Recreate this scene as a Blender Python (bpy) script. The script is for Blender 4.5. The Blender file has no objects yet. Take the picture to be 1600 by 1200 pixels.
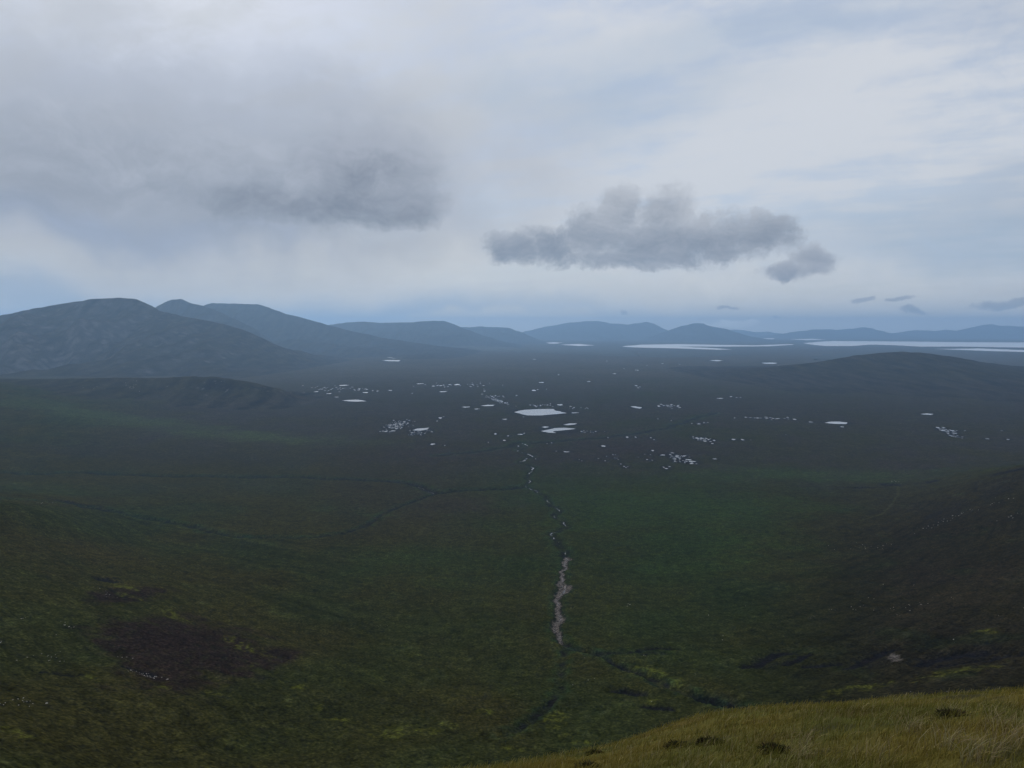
import bpy, bmesh, math, random
import numpy as np

# ------------------------------------------------------------------ camera, sky, sun, exposure
SC = bpy.context.scene
COL = SC.collection
F = 1140.0            # focal length in pixels of a 1600 px wide frame
PITCH = math.atan((600 - 512) / F)
ZC = 450.0            # eye height above the bog plain, metres
cam_data = bpy.data.cameras.new('camera')
cam = bpy.data.objects.new('camera', cam_data)
COL.objects.link(cam)
cam_data.sensor_width = 36.0
cam_data.lens = F / 1600 * 36.0
cam_data.clip_start = 0.1
cam_data.clip_end = 200000
cam.location = (0, 0, ZC)
cam.rotation_euler = (math.pi / 2 - PITCH, 0, 0)
SC.camera = cam

SC.view_settings.view_transform = 'Standard'
SC.view_settings.look = 'None'
SC.view_settings.exposure = 0.0
SC.view_settings.gamma = 1.0
SC.view_settings.use_curve_mapping = False
SC.render.engine = 'CYCLES'
SC.cycles.use_denoising = True
SC.cycles.use_adaptive_sampling = True
SC.cycles.adaptive_threshold = 0.015
SC.cycles.max_bounces = 3
SC.cycles.diffuse_bounces = 1
SC.cycles.glossy_bounces = 2
SC.cycles.volume_bounces = 1

SUN_EL, SUN_AZ = math.radians(37), math.radians(-24)     # azimuth from +Y towards +X
sun_data = bpy.data.lights.new('sun', 'SUN')
sun_data.energy = 1.5
sun_data.angle = math.radians(10)
sun_data.color = (1.0, 0.95, 0.86)
sun = bpy.data.objects.new('sun', sun_data)
COL.objects.link(sun)
sun.rotation_euler = (math.pi / 2 - SUN_EL, 0, math.pi - SUN_AZ)
sun.location = (-200, 50, 900)


class NT:
    """small helper for building node trees"""
    def __init__(self, tree):
        self.t = tree
        tree.nodes.clear()

    def n(self, kind, **kw):
        nd = self.t.nodes.new(kind)
        for k, v in kw.items():
            setattr(nd, k, v)
        return nd

    def link(self, a, b):
        self.t.links.new(a, b)

    def put(self, sock, v):
        if isinstance(v, bpy.types.NodeSocket):
            self.link(v, sock)
        elif v is not None:
            sock.default_value = v

    def m(self, op, a, b=None, c=None, clamp=False):
        nd = self.n('ShaderNodeMath', operation=op, use_clamp=clamp)
        self.put(nd.inputs[0], a)
        self.put(nd.inputs[1], b)
        self.put(nd.inputs[2], c)
        return nd.outputs[0]

    def vm(self, op, a, b=None):
        nd = self.n('ShaderNodeVectorMath', operation=op)
        self.put(nd.inputs[0], a)
        self.put(nd.inputs[1], b)
        return nd.outputs['Value'] if op in ('LENGTH', 'DISTANCE', 'DOT_PRODUCT') else nd.outputs[0]

    def mix(self, f, a, b, blend='MIX'):
        nd = self.n('ShaderNodeMix', data_type='RGBA', blend_type=blend)
        self.put(nd.inputs['Factor'], f)
        ia = [s for s in nd.inputs if s.name == 'A' and s.type == 'RGBA'][0]
        ib = [s for s in nd.inputs if s.name == 'B' and s.type == 'RGBA'][0]
        self.put(ia, a if isinstance(a, bpy.types.NodeSocket) else (*a, 1))
        self.put(ib, b if isinstance(b, bpy.types.NodeSocket) else (*b, 1))
        return [s for s in nd.outputs if s.type == 'RGBA'][0]

    def noise(self, vec, scale, detail=4, rough=0.5, dist=0.0, dim='3D'):
        nd = self.n('ShaderNodeTexNoise', noise_dimensions=dim)
        self.put(nd.inputs['Vector'], vec)
        nd.inputs['Scale'].default_value = scale
        nd.inputs['Detail'].default_value = detail
        nd.inputs['Roughness'].default_value = rough
        nd.inputs['Distortion'].default_value = dist
        return nd.outputs[0]

    def comb(self, x, y, z):
        nd = self.n('ShaderNodeCombineXYZ')
        self.put(nd.inputs[0], x); self.put(nd.inputs[1], y); self.put(nd.inputs[2], z)
        return nd.outputs[0]

    def ramp(self, v, lo, hi):
        nd = self.n('ShaderNodeMapRange', interpolation_type='SMOOTHSTEP')
        self.put(nd.inputs[0], v)
        nd.inputs[1].default_value = lo
        nd.inputs[2].default_value = hi
        return nd.outputs[0]


def px_dir(u, v):
    """unit-free ray (x, y, z) through a point of the 1600x1200 frame"""
    u = np.asarray(u, float); v = np.asarray(v, float)
    a = (u - 800) / F
    b = (600 - v) / F
    cp, sp = math.cos(PITCH), math.sin(PITCH)
    return a, cp + b * sp, -sp + b * cp


def az_el(u, v):
    x, y, z = px_dir(u, v)
    return float(np.arctan2(x, y)), float(np.arctan2(z, np.hypot(x, y)))


world = bpy.data.worlds.new('World')
SC.world = world
world.use_nodes = True
world.cycles.sampling_method = 'MANUAL'
world.cycles.sample_map_resolution = 256
w = NT(world.node_tree)
w_out = w.n('ShaderNodeOutputWorld')
w_bg = w.n('ShaderNodeBackground')
w_bg.inputs['Strength'].default_value = 0.108
w.link(w_bg.outputs[0], w_out.inputs[0])
sky = w.n('ShaderNodeTexSky', sky_type='NISHITA')
sky.sun_disc = False
sky.sun_elevation = SUN_EL
sky.sun_rotation = SUN_AZ
sky.altitude = 400
sky.air_density = 1.0
sky.dust_density = 1.5
tc = w.n('ShaderNodeTexCoord')
d = tc.outputs['Generated']
sep = w.n('ShaderNodeSeparateXYZ')
w.link(d, sep.inputs[0])
dx, dy, dz = sep.outputs
az = w.m('ARCTAN2', dx, dy)
el = w.m('ARCSINE', dz)
zz = w.m('ADD', w.m('ABSOLUTE', dz), 0.10)
plane = w.comb(w.m('DIVIDE', dx, zz), w.m('DIVIDE', dy, zz), 0.0)
# warp for ragged edges, in direction space
ae = w.comb(az, el, 0.0)
wn = w.n('ShaderNodeTexNoise', noise_dimensions='2D'); w.link(ae, wn.inputs['Vector'])
wn.inputs['Scale'].default_value = 4.0; wn.inputs['Detail'].default_value = 4; wn.inputs['Roughness'].default_value = 0.58
_half = w.vm('MULTIPLY', w.vm('SUBTRACT', wn.outputs['Color'], (.5, .5, .5)), (.30, .13, 0.0))
wae = w.vm('ADD', ae, _half)


def ell_r2(vec, u, v, ru, rv):
    a0, e0 = az_el(u, v)
    nd = w.n('ShaderNodeVectorMath', operation='MULTIPLY_ADD')
    w.put(nd.inputs[0], vec)
    nd.inputs[1].default_value = (F / ru, F / rv, 0)
    nd.inputs[2].default_value = (-a0 * F / ru, -e0 * F / rv, 0)
    return w.vm('DOT_PRODUCT', nd.outputs[0], nd.outputs[0])


def blob(u, v, ru, rv, power=1.0):
    """soft elliptical patch of the sky around the direction of (u, v)"""
    return w.m('MULTIPLY', w.m('POWER', 0.36788, ell_r2(wae, u, v, ru, rv)), power)


WHITE = (6.1, 6.35, 6.8)
GREY = (3.35, 3.65, 4.3)
CREAM = (6.5, 6.45, 6.15)
BLUE = (2.9, 3.95, 5.3)
HAZE = (5.1, 5.8, 6.4)
# high thin layer: torn streaks drawn out along the wind
rot = w.n('ShaderNodeVectorRotate', rotation_type='Z_AXIS'); w.link(plane, rot.inputs['Vector'])
rot.inputs['Angle'].default_value = 0.5
stretch = w.vm('MULTIPLY', rot.outputs[0], (0.55, 1.1, 1.0))
n1 = w.noise(stretch, 0.8, 5, 0.58, 0, '2D')
n2 = w.noise(stretch, 3.2, 4, 0.60, 0, '2D')
n4 = w.noise(w.vm('MULTIPLY', wae, (1.0, 2.4, 0.0)), 9.0, 6, 0.66, 0, '2D')
thin = w.m('MULTIPLY_ADD', n1, .48, w.m('MULTIPLY_ADD', n2, .30, w.m('MULTIPLY', n4, .22)))
cover_ = w.ramp(thin, 0.38, 0.58)
blue_sky = w.mix(0.62, sky.outputs[0], (4.3, 5.0, 6.3))
c = w.mix(w.m('MULTIPLY_ADD', cover_, 0.72, 0.28), blue_sky, WHITE)
# soft grey unevenness everywhere
n3 = w.noise(plane, 0.55, 3, 0.55, 0.0, '2D')
c = w.mix(w.m('MULTIPLY', w.ramp(n3, 0.45, 0.75), 0.35), c, GREY)
# paler air towards the horizon
hz = w.m('EXPONENT', w.m('MULTIPLY', w.m('ABSOLUTE', el), -9.0))
c = w.mix(w.m('MULTIPLY', hz, 0.7), c, HAZE)
c = w.mix(w.m('MULTIPLY', w.m('POWER', 2.718, w.m('MULTIPLY', w.m('ABSOLUTE', el), -32.0)), .6), c, (7.4, 7.1, 6.5))
fine = w.m('MULTIPLY_ADD', w.m('SUBTRACT', n4, .5), 2.0, 1.0)


def patches(rows, colour):
    global c
    k_ = None
    for r_ in rows:
        b_ = blob(*r_)
        k_ = b_ if k_ is None else w.m('ADD', k_, b_)
    k_ = w.m('MULTIPLY', k_, fine)
    k_ = w.m('DIVIDE', k_, w.m('ADD', k_, .45), clamp=True)          # saturates softly
    c = w.mix(k_, c, w.mix(n4, tuple(q * .80 for q in colour), tuple(q * 1.18 for q in colour)))


# blue gaps, the bright low band, the wide grey cloud sheet on the left
patches(((1530, 362, 220, 30, .45), (920, 155, 170, 42, .35), (330, 482, 480, 22, 1.2), (1150, 60, 260, 30, .2)), BLUE)
patches(((150, 418, 300, 18, 1.3), (560, 402, 260, 34, 1.2), (740, 503, 130, 8, 1.2), (1060, 455, 320, 26, .45), (660, 225, 90, 60, .35)), CREAM)
patches(((120, 250, 330, 100, 1.2), (450, 262, 280, 90, 1.0), (150, 340, 320, 34, 1.1), (-300, 250, 400, 120, 1.0)), GREY)
patches(((110, 354, 260, 18, .9),), (2.75, 3.25, 4.25))

# low ragged clouds: puffs torn by fine noise
cn = w.n('ShaderNodeTexNoise', noise_dimensions='2D'); w.link(ae, cn.inputs['Vector'])
cn.inputs['Scale'].default_value = 14.0; cn.inputs['Detail'].default_value = 5; cn.inputs['Roughness'].default_value = 0.62
cae = w.vm('ADD', ae, w.vm('MULTIPLY', w.vm('SUBTRACT', cn.outputs['Color'], (.5, .5, .5)), (.062, .036, 0.0)))
cdet = w.noise(w.vm('MULTIPLY', cae, (1.0, 1.3, 0.0)), 34.0, 6, 0.66, 0, '2D')
cdet = w.m('SUBTRACT', cdet, .5)


def low_cloud(puffs, top, base_c, top_c, base_v, lo=-.05, hi=1.0, tear=2.0, opacity=1.0):
    """puffs (u, v, ru, rv); base darker than the crown, edges torn"""
    global c
    S = None
    for p_ in puffs:
        k_ = w.m('SUBTRACT', 1.0, ell_r2(cae, *p_), clamp=True)
        S = k_ if S is None else w.m('SMOOTH_MAX', S, k_, .25)
    if len(puffs) > 1:
        S = w.m('MULTIPLY_ADD', S, 1.22, -.22, clamp=True)
    dens = w.m('MULTIPLY_ADD', cdet, w.m('MULTIPLY_ADD', S, -tear * .6, tear), S)
    dens = w.m('MULTIPLY', dens, w.ramp(S, .01, .2))
    alpha = w.m('MULTIPLY', w.ramp(dens, lo + .08, hi), opacity)
    _, eb = az_el(900, base_v); _, et = az_el(900, top)
    hh_ = w.m('MULTIPLY_ADD', cdet, .7, w.m('DIVIDE', w.m('SUBTRACT', el, eb), et - eb))
    hh_ = w.m('ADD', hh_, w.m('MULTIPLY', w.m('SUBTRACT', n4, .5), 1.5), clamp=True)
    body = w.mix(hh_, base_c, top_c)
    c = w.mix(alpha, c, body)


CB, CT = (2.15, 2.5, 3.1), (4.3, 4.55, 5.0)
low_cloud([(400, 285, 330, 95), (560, 250, 200, 120), (180, 250, 330, 110)], 150, (2.3, 2.6, 3.15), (4.3, 4.6, 5.2), 372, -.15, 1.4, .8, .8)
low_cloud([(555, 318, 165, 46), (460, 318, 160, 42), (640, 322, 76, 44), (570, 262, 140, 80)], 225, (1.55, 1.8, 2.25), (3.5, 3.75, 4.35), 356, -.2, 1.25, 1.1, .9)
low_cloud([(800, 388, 64, 36), (860, 380, 74, 48), (935, 366, 90, 60), (970, 328, 48, 52), (1040, 332, 64, 56), (1040, 378, 140, 58), (1120, 368, 96, 54),
           (1192, 366, 62, 50), (985, 408, 160, 26)], 290, CB, CT, 432)
low_cloud([(1268, 404, 42, 30), (1232, 425, 54, 16)], 380, (2.4, 2.75, 3.4), CT, 440)
low_cloud([(1411, 472, 26, 6), (1432, 490, 24, 6), (1346, 468, 24, 6), (1572, 471, 38, 9), (975, 483, 12, 5), (1130, 476, 20, 4), (1213, 491, 10, 4)],
          460, (2.6, 3.1, 3.8), (3.4, 3.85, 4.5), 495, 0, .9, 1.6, .85)
low_cloud([(1146, 505, 44, 8)], 496, (7.0, 7.2, 7.3), (10.5, 10.5, 10.2), 514, 0, .7, 1.0, .9)
w.link(c, w_bg.inputs[0])

# ------------------------------------------------------------------ numeric helpers
rng = np.random.default_rng(11)
random.seed(11)


_pr = np.random.default_rng(5)
_PERM = _pr.permutation(1024).astype(np.int32)
_ang = _pr.uniform(0, 2 * np.pi, 1024)
_GX = np.cos(_ang); _GY = np.sin(_ang)


def perlin(x, y, seed=0):
    x0 = np.floor(x); y0 = np.floor(y)
    fx = x - x0; fy = y - y0
    ix = x0.astype(np.int32); iy = y0.astype(np.int32) + seed * 57
    sx = fx * fx * fx * (fx * (fx * 6 - 15) + 10)
    sy = fy * fy * fy * (fy * (fy * 6 - 15) + 10)
    pa = _PERM[(ix + seed * 131) & 1023]; pb = _PERM[(ix + 1 + seed * 131) & 1023]

    def g(p, j, i):
        h = _PERM[(p + iy + j) & 1023]
        return _GX[h] * (fx - i) + _GY[h] * (fy - j)
    n00, n10, n01, n11 = g(pa, 0, 0), g(pb, 0, 1), g(pa, 1, 0), g(pb, 1, 1)
    a = n00 + sx * (n10 - n00)
    b = n01 + sx * (n11 - n01)
    return (a + sy * (b - a)) * 1.5


def fbm(x, y, seed=0, oct=4, gain=0.5, lac=2.03):
    s = 0.0; a = 1.0; t = 0.0
    for i in range(oct):
        s = s + a * perlin(x, y, seed + i * 17)
        t += a
        x = x * lac + 13.7; y = y * lac - 7.3; a *= gain
    return s / t


def ridged(x, y, seed=0, oct=4):
    s = 0.0; a = 1.0; t = 0.0
    for i in range(oct):
        s = s + a * (1 - np.abs(perlin(x, y, seed + i * 31)) * 1.6)
        t += a
        x = x * 2.07 + 3.1; y = y * 2.07 + 9.2; a *= 0.5
    return s / t


def sstep(x, a, b):
    t = np.clip((x - a) / (b - a), 0, 1)
    return t * t * (3 - 2 * t)


# ------------------------------------------------------------------ the ground surface
# survey points: picture position where the ground was read and its height above the plain
PTS = []
for u, rows in {
    870: [(1195, 168), (1100, 142), (1000, 112), (870, 62), (800, 30), (760, 15), (700, 4), (645, 0), (600, -6), (570, -18), (550, -32), (535, -45)],
    620: [(1195, 176), (1100, 150), (1000, 122), (900, 78), (800, 34), (745, 14), (690, 6), (640, 2), (600, -4), (560, -22)],
    400: [(1195, 200), (1100, 178), (1000, 150), (900, 104), (850, 72), (795, 38), (745, 18), (700, 16), (650, 8), (615, 4)],
    200: [(1195, 228), (1100, 212), (1000, 192), (920, 168), (850, 112), (805, 72), (745, 36), (700, 38), (655, 46), (620, 72)],
    100: [(700, 55), (655, 78), (628, 92)],
    310: [(700, 24), (655, 22), (620, 46)],
    0: [(1195, 262), (1100, 248), (1000, 230), (900, 213), (830, 199), (789, 190), (774, 118), (742, 62), (700, 72), (650, 105), (618, 140), (602, 150)],
    -450: [(1195, 320), (1000, 300), (789, 270), (774, 200), (742, 140), (650, 190), (610, 190)],
    1080: [(1150, 160), (1060, 140), (1000, 115), (900, 72), (800, 34), (740, 16), (680, 3), (620, -3)],
    1250: [(1120, 170), (1060, 152), (1000, 128), (900, 84), (820, 52), (760, 26), (700, 9), (650, 2), (600, -3)],
    1450: [(1080, 192), (1020, 168), (960, 148), (900, 126), (830, 100), (785, 70), (752, 36), (722, 20), (680, 8), (640, 4)],
    1600: [(1050, 208), (1000, 192), (900, 170), (800, 155), (760, 146), (729, 138), (714, 34), (680, 16), (640, 10), (600, 0)],
    2100: [(1000, 290), (800, 260), (729, 235), (712, 70), (660, 30), (600, 0)],
}.items():
    for v, z in rows:
        x, y, dzr = px_dir(u, v)
        t = (z - ZC) / dzr
        PTS.append((x * t, y * t, z))
for az0 in (-60, -35, -15, 5, 20, 35, 60):
    for r, z in ((70, 378), (110, 352), (200, 285), (300, 232)):
        lift = max(0, abs(az0 - 5) - 15) * 0.35
        if r == 300 and abs(az0 - 5) > 30:
            continue
        PTS.append((r * math.sin(math.radians(az0)), r * math.cos(math.radians(az0)), z + lift * (r / 200)))
for az0 in (-60, -35, -15, 10, 35, 60):
    for r, z in ((11000, -30 if abs(az0) < 20 else -34), (16000, -46), (26000, -46), (50000, -46)):
        PTS.append((r * math.sin(math.radians(az0)), r * math.cos(math.radians(az0)), z))
PTS = np.array(PTS)


def _al(x, y):
    return np.arctan2(x, y), 0.55 * np.log(np.hypot(x, y) + 1e-6)


_pa, _pl = _al(PTS[:, 0], PTS[:, 1])
_C2 = 0.05 ** 2


def _phi(a, l, pa, pl):
    return np.sqrt((a - pa) ** 2 + (l - pl) ** 2 + _C2)


_M = _phi(_pa[:, None], _pl[:, None], _pa[None], _pl[None])
_M[np.diag_indices_from(_M)] += 0.002
_wts = np.linalg.solve(_M, PTS[:, 2] - 60)


def ground_smooth(x, y):
    a, l = _al(x, y)
    s = np.full(np.shape(x), 60.0)
    for i in range(len(_wts)):
        s = s + _wts[i] * _phi(a, l, _pa[i], _pl[i])
    return s


def ground0(x, y):
    x = np.asarray(x, float); y = np.asarray(y, float)
    g = ground_smooth(x, y)
    rough = sstep(g, 4, 70)
    r = np.hypot(x, y)
    far = sstep(r, 9000, 13000)
    g = g + rough * (9 * fbm(x / 260, y / 260, 3, 3) + 3.0 * fbm(x / 55, y / 55, 5, 3) + 1.3 * ridged(x / 24, y / 24, 8, 2) - .6
                     + 0.7 * fbm(x / 6, y / 6, 9, 2) + .6 * fbm(g / 4.5, (x * .5 + y) / 130, 91, 3))
    g = g + (1 - rough) * (1.6 * fbm(x / 700, y / 700, 4, 3) + 0.35 * fbm(x / 60, y / 60, 6, 2)) * (1 - far)
    return g


# ------------------------------------------------------------------ hills
HILLS = []


def smooth1(a, k):
    if k < 1:
        return a
    ker = np.exp(-np.linspace(-2, 2, 2 * k + 1) ** 2); ker /= ker.sum()
    p = np.pad(a, k, mode='edge')
    return np.convolve(p, ker, mode='valid')


def hill(name, label, crest, Y, front, back, prof=1.5, rough=1.0, seed=0, nx=220, ny=90, rocky=0.0, skew=0.0, step=None):
    """crest: skyline points (u, v); Y: distance of the crest line; front/back: width of the flanks in metres"""
    c = np.array(crest, float)
    yy = Y + skew * (c[:, 0] - c[:, 0].mean()) / F * Y
    x, y, z = px_dir(c[:, 0], c[:, 1])
    X = x * yy / y
    Z = ZC + z * yy / y
    xs = np.linspace(X[0], X[-1], 900)
    zs = smooth1(np.interp(xs, X, Z), 5)
    ys = smooth1(np.interp(xs, X, yy), 10)
    zs = zs + Y / F * (1.1 * fbm(xs / (Y * .012), xs * 0 + .3, seed, 4))
    HILLS.append(dict(name=name, label=label, xs=xs, zs=zs, ys=ys, front=front, back=back, prof=prof, rough=rough, seed=seed,
                      nx=nx, ny=ny, rocky=rocky, step=step))


def hill_rise(h, x, y, g):
    """height of the hill above the plain ground g"""
    zr = np.interp(x, h['xs'], h['zs'])
    yr = np.interp(x, h['xs'], h['ys'])
    hh = zr - g
    sd = h['seed']
    L = h['front']
    wob = 1 + 0.45 * fbm(x / (L * .55), y / (L * 1.6), sd + 1, 3)
    dyf = yr - y
    t = np.where(dyf > 0, dyf / (h['front'] * wob), -dyf / h['back'])
    t = np.clip(t, 0, 1)
    if h['step']:
        a, b = h['step']                      # a crag: falls to fraction b within fraction a of the flank
        p = np.where(t < a, 1 - (1 - b) * sstep(t, 0, a), b * (1 - np.clip((t - a) / (1 - a), 0, 1)) ** 1.6)
    else:
        p = (1 - t) ** h['prof']
        p = p * (1 - np.exp(-((1 - t) / 0.08) ** 2)) if False else p
        soft = 0.06
        p = np.where(t < soft, 1 - (1 - (1 - soft) ** h['prof']) * (t / soft) ** 2, p)
    m = t * (1 - t) * 4
    det = ridged(x / (L * .32), y / (L * .8), sd + 5, 4) - 0.62
    edge = np.minimum(x - h['xs'][0], h['xs'][-1] - x) / (0.08 * (h['xs'][-1] - h['xs'][0]))
    e = sstep(edge, 0, 1)
    rel = np.clip(hh, 0, None)
    out = rel * p * e + rel * m * det * 0.42 * h['rough'] * e
    out = out + rel * 0.02 * h['rough'] * fbm(x / (L * .07), y / (L * .07), sd + 9, 3) * m * e
    inside = (x > h['xs'][0]) & (x < h['xs'][-1]) & (t < 1)
    return np.where(inside, out, 0.0)


hill('mountain', 'broad dark mountain with a pale scree face on the far left',
     [(-700, 520), (-300, 505), (-120, 512), (0, 493), (50, 483), (100, 474), (150, 467), (185, 465), (210, 466), (225, 473), (242, 484), (270, 490), (300, 497),
      (350, 506), (385, 517), (410, 529), (440, 546), (470, 562), (510, 578), (560, 592), (600, 598)],
     8800, 3000, 3200, 1.5, 1.5, 100, 420, 200, rocky=.45)
hill('mountain', 'small pointed peak in the gap behind the broad left mountain',
     [(120, 520), (200, 500), (243, 481), (258, 472), (270, 467.5), (284, 467), (298, 474), (315, 476.5), (340, 486), (380, 505), (430, 530)],
     12500, 2400, 2600, 1.4, 1.2, 140, 160, 70, rocky=.2)
hill('mountain', 'flat topped mountain with a long slope falling to the right',
     [(230, 510), (300, 487), (322, 477), (333, 473.5), (345, 474), (405, 475.5), (425, 483), (445, 490), (470, 496), (500, 504), (540, 515), (600, 528), (680, 540), (760, 548)],
     15000, 4000, 3300, 1.5, 1.3, 160, 260, 110, rocky=.1)
hill('hill', 'rolling ridge right of the flat topped mountain',
     [(430, 520), (508, 508), (540, 504), (570, 502.5), (595, 504.5), (640, 503.5), (670, 501.5), (692, 501), (706, 505), (725, 513), (750, 522), (780, 532), (830, 542), (880, 548)],
     21000, 4200, 3500, 1.4, .9, 180, 240, 90)
hill('hill', 'low level ridge peeping out behind the rolling ridge',
     [(640, 520), (720, 511.5), (750, 510), (785, 511.5), (797, 513), (815, 519), (840, 530), (870, 538), (905, 544)],
     26000, 3400, 3500, 1.4, .7, 200, 160, 60)
hill('hill', 'wide two humped blue hill in the centre of the skyline',
     [(780, 532), (820, 518), (850, 511), (890, 504), (920, 501.5), (935, 501.5), (955, 505), (980, 507), (998, 504.5), (1010, 502.5), (1022, 506), (1036, 513), (1060, 522), (1110, 532)],
     35000, 5000, 4500, 1.4, .8, 220, 200, 70)
hill('hill', 'smooth rounded blue cone beside the two humped hill',
     [(960, 540), (1010, 529), (1040, 518), (1065, 509), (1083, 505.5), (1098, 505), (1108, 509), (1130, 513), (1150, 519), (1180, 528), (1215, 535), (1260, 540)],
     30000, 4000, 4500, 1.35, .6, 240, 180, 70)
hill('hill', 'faint thin ridge behind the rounded blue cone',
     [(1060, 520), (1110, 514), (1150, 515), (1180, 518.5), (1200, 518.5), (1225, 522), (1270, 525), (1320, 528)],
     45500, 3500, 3000, 1.3, .5, 260, 120, 40)
hill('hill', 'long low blue hill right of the rounded cone',
     [(1170, 531), (1215, 523), (1250, 517), (1275, 514.5), (1310, 515), (1335, 513), (1348, 511.5), (1362, 513), (1380, 517.5), (1395, 523), (1430, 530)],
     38000, 3800, 4000, 1.35, .6, 280, 160, 60)
hill('hill', 'blue hill rising towards the right end of the skyline',
     [(1350, 530), (1395, 522), (1415, 518), (1432, 515.5), (1460, 517), (1480, 515), (1500, 516.5), (1520, 511), (1535, 508), (1548, 506.5), (1565, 508.5), (1600, 510.5), (1660, 514), (1760, 520), (1900, 530)],
     39500, 3900, 4200, 1.35, .6, 300, 240, 60)
hill('hill', 'low dome shaped green hill on the right in front of the sea',
     [(1000, 594), (1100, 586), (1180, 578), (1240, 571.5), (1290, 564), (1340, 555), (1380, 551), (1415, 549.5), (1445, 551), (1480, 556), (1530, 565), (1580, 571), (1620, 574), (1750, 578), (1950, 590)],
     7000, 3000, 2300, 1.7, .25, 320, 300, 120)
hill('hill', 'rocky cliff edged spur in front of the left mountain',
     [(-500, 600), (-150, 598), (0, 593.5), (60, 593), (130, 591), (180, 590), (240, 590.5), (290, 588), (335, 588.5), (380, 595), (425, 606), (465, 620), (510, 640)],
     4350, 620, 900, 1.5, .7, 340, 380, 110, rocky=1.0, step=(.36, .42))


def hills_height(x, y, g):
    out = np.zeros(np.shape(x))
    for h in HILLS:
        bb = (x > h['xs'][0]) & (x < h['xs'][-1]) & (y > h['ys'].min() - h['front'] * 1.6) & (y < h['ys'].max() + h['back'])
        if bb.any():
            out[bb] = np.maximum(out[bb], hill_rise(h, x[bb], y[bb], g[bb]))
    return out


def height0(x, y):
    x = np.asarray(x, float); y = np.asarray(y, float)
    g = ground0(x, y)
    return g + hills_height(x, y, g)


_T = np.exp(np.linspace(math.log(110), math.log(34000), 800))


def cast(u, v, rmin=110):
    """where the line of sight through (u, v) meets the ground"""
    u = np.atleast_1d(np.asarray(u, float)); v = np.atleast_1d(np.asarray(v, float))
    res = np.zeros((len(u), 3))
    for i in range(0, len(u), 64):
        x, y, z = px_dir(u[i:i + 64], v[i:i + 64])
        X = x[:, None] * _T / y[:, None]; Y = np.broadcast_to(_T, X.shape); Z = ZC + z[:, None] / y[:, None] * _T
        dd = Z - height0(X.ravel(), Y.ravel()).reshape(X.shape)
        hit = dd < 0
        k = np.where(hit.any(1), hit.argmax(1), len(_T) - 1)
        k = np.maximum(k, 1)
        j = np.arange(len(k))
        a, b = dd[j, k - 1], dd[j, k]
        s = np.clip(a / np.where(np.abs(a - b) < 1e-9, 1, a - b), 0, 1)
        yy = _T[k - 1] * (1 - s) + _T[k] * s
        xx = x / y * yy
        res[i:i + 64, 0] = xx; res[i:i + 64, 1] = yy
    res[:, 2] = height0(res[:, 0], res[:, 1])
    return res


def project(p):
    p = np.asarray(p, float)
    cp, sp = math.cos(PITCH), math.sin(PITCH)
    y = p[..., 1] * cp - (p[..., 2] - ZC) * sp
    zz = p[..., 1] * sp + (p[..., 2] - ZC) * cp
    return 800 + F * p[..., 0] / y, 600 - F * zz / y


# ------------------------------------------------------------------ pools, lakes and sea arms (read as outlines on the plain)
POOLS = []     # dict(poly Nx2, z, label, group, name)


def plain_z(u, v):
    x, y, dzr = px_dir(u, v)
    z = 0.0
    for _ in range(3):
        t = (z - ZC) / dzr
        z = float(ground0(np.array([x * t]), np.array([y * t]))[0])
    t = (z - ZC) / dzr
    return np.array([x * t, y * t, z])


def outline_world(pts, z):
    pts = np.array(pts, float)
    x, y, dzr = px_dir(pts[:, 0], pts[:, 1])
    t = (z - ZC) / dzr
    return np.stack([x * t, y * t], 1)


def densify(poly, jit, seed):
    out = []
    n = len(poly)
    r = np.random.default_rng(seed)
    for i in range(n):
        a, b = poly[i], poly[(i + 1) % n]
        out.append(a)
        L = np.hypot(*(b - a))
        for k in (0.33, 0.67):
            nrm = np.array([-(b - a)[1], (b - a)[0]]) / (L + 1e-9)
            out.append(a + (b - a) * k + nrm * r.normal() * jit * L)
    return np.array(out)


def pool_blob(cx, cy, rx, ry, seed):
    r = np.random.default_rng(seed)
    n = 12 if rx < 14 else 20
    th = np.linspace(0, 2 * np.pi, n, endpoint=False)
    ph = r.uniform(0, 6.28, 4)
    rad = 1 + .18 * np.cos(2 * th + ph[0]) + .15 * np.cos(3 * th + ph[1]) + .12 * np.cos(5 * th + ph[2]) + r.normal(0, .06, n)
    return np.stack([cx + rx * rad * np.cos(th), cy + ry * rad * np.sin(th)], 1)


def add_pool(poly, z, name, label, group):
    POOLS.append(dict(lo=poly.min(0), hi=poly.max(0), poly=poly, z=z, name=name, label=label, group=group))


def traced(pts, name, label, group=None, jit=.04, z=None):
    pts = np.array(pts, float)
    if z is None:
        z = plain_z(pts[:, 0].mean(), pts[:, 1].mean())[2]
    add_pool(densify(outline_world(pts, z), jit, len(POOLS)), z, name, label, group)


traced([(803, 644), (810, 642), (820, 640.3), (840, 639.3), (866, 639.1), (868, 641.6), (876, 642.8), (886, 645.6), (870, 647), (846, 649.1), (824, 649), (815, 647)],
       'lake', 'largest pale lake in the middle of the bog plain')
traced([(845, 673.6), (858, 671), (866, 669), (884, 668.3), (900, 670), (890, 671.4), (866, 673.6), (864, 674.6), (869, 676.6), (856, 676)],
       'lake', 'hook shaped pale lake just below the largest lake')
traced([(534, 626), (545, 624.8), (556, 624.4), (568, 625.8), (573, 627), (558, 627.6), (545, 627)], 'lake',
       'long thin lake left of centre on the bog plain')
traced([(466, 616.2), (474, 616), (489, 616.4), (486, 617.8), (476, 619)], 'lake', 'small pointed lake below the cliff spur at left')
traced([(1288, 660.6), (1296, 659), (1312, 658.7), (1325, 660.4), (1322, 662.6), (1305, 662.4)], 'lake', 'thin isolated lake right of centre below the dome hill')
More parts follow.
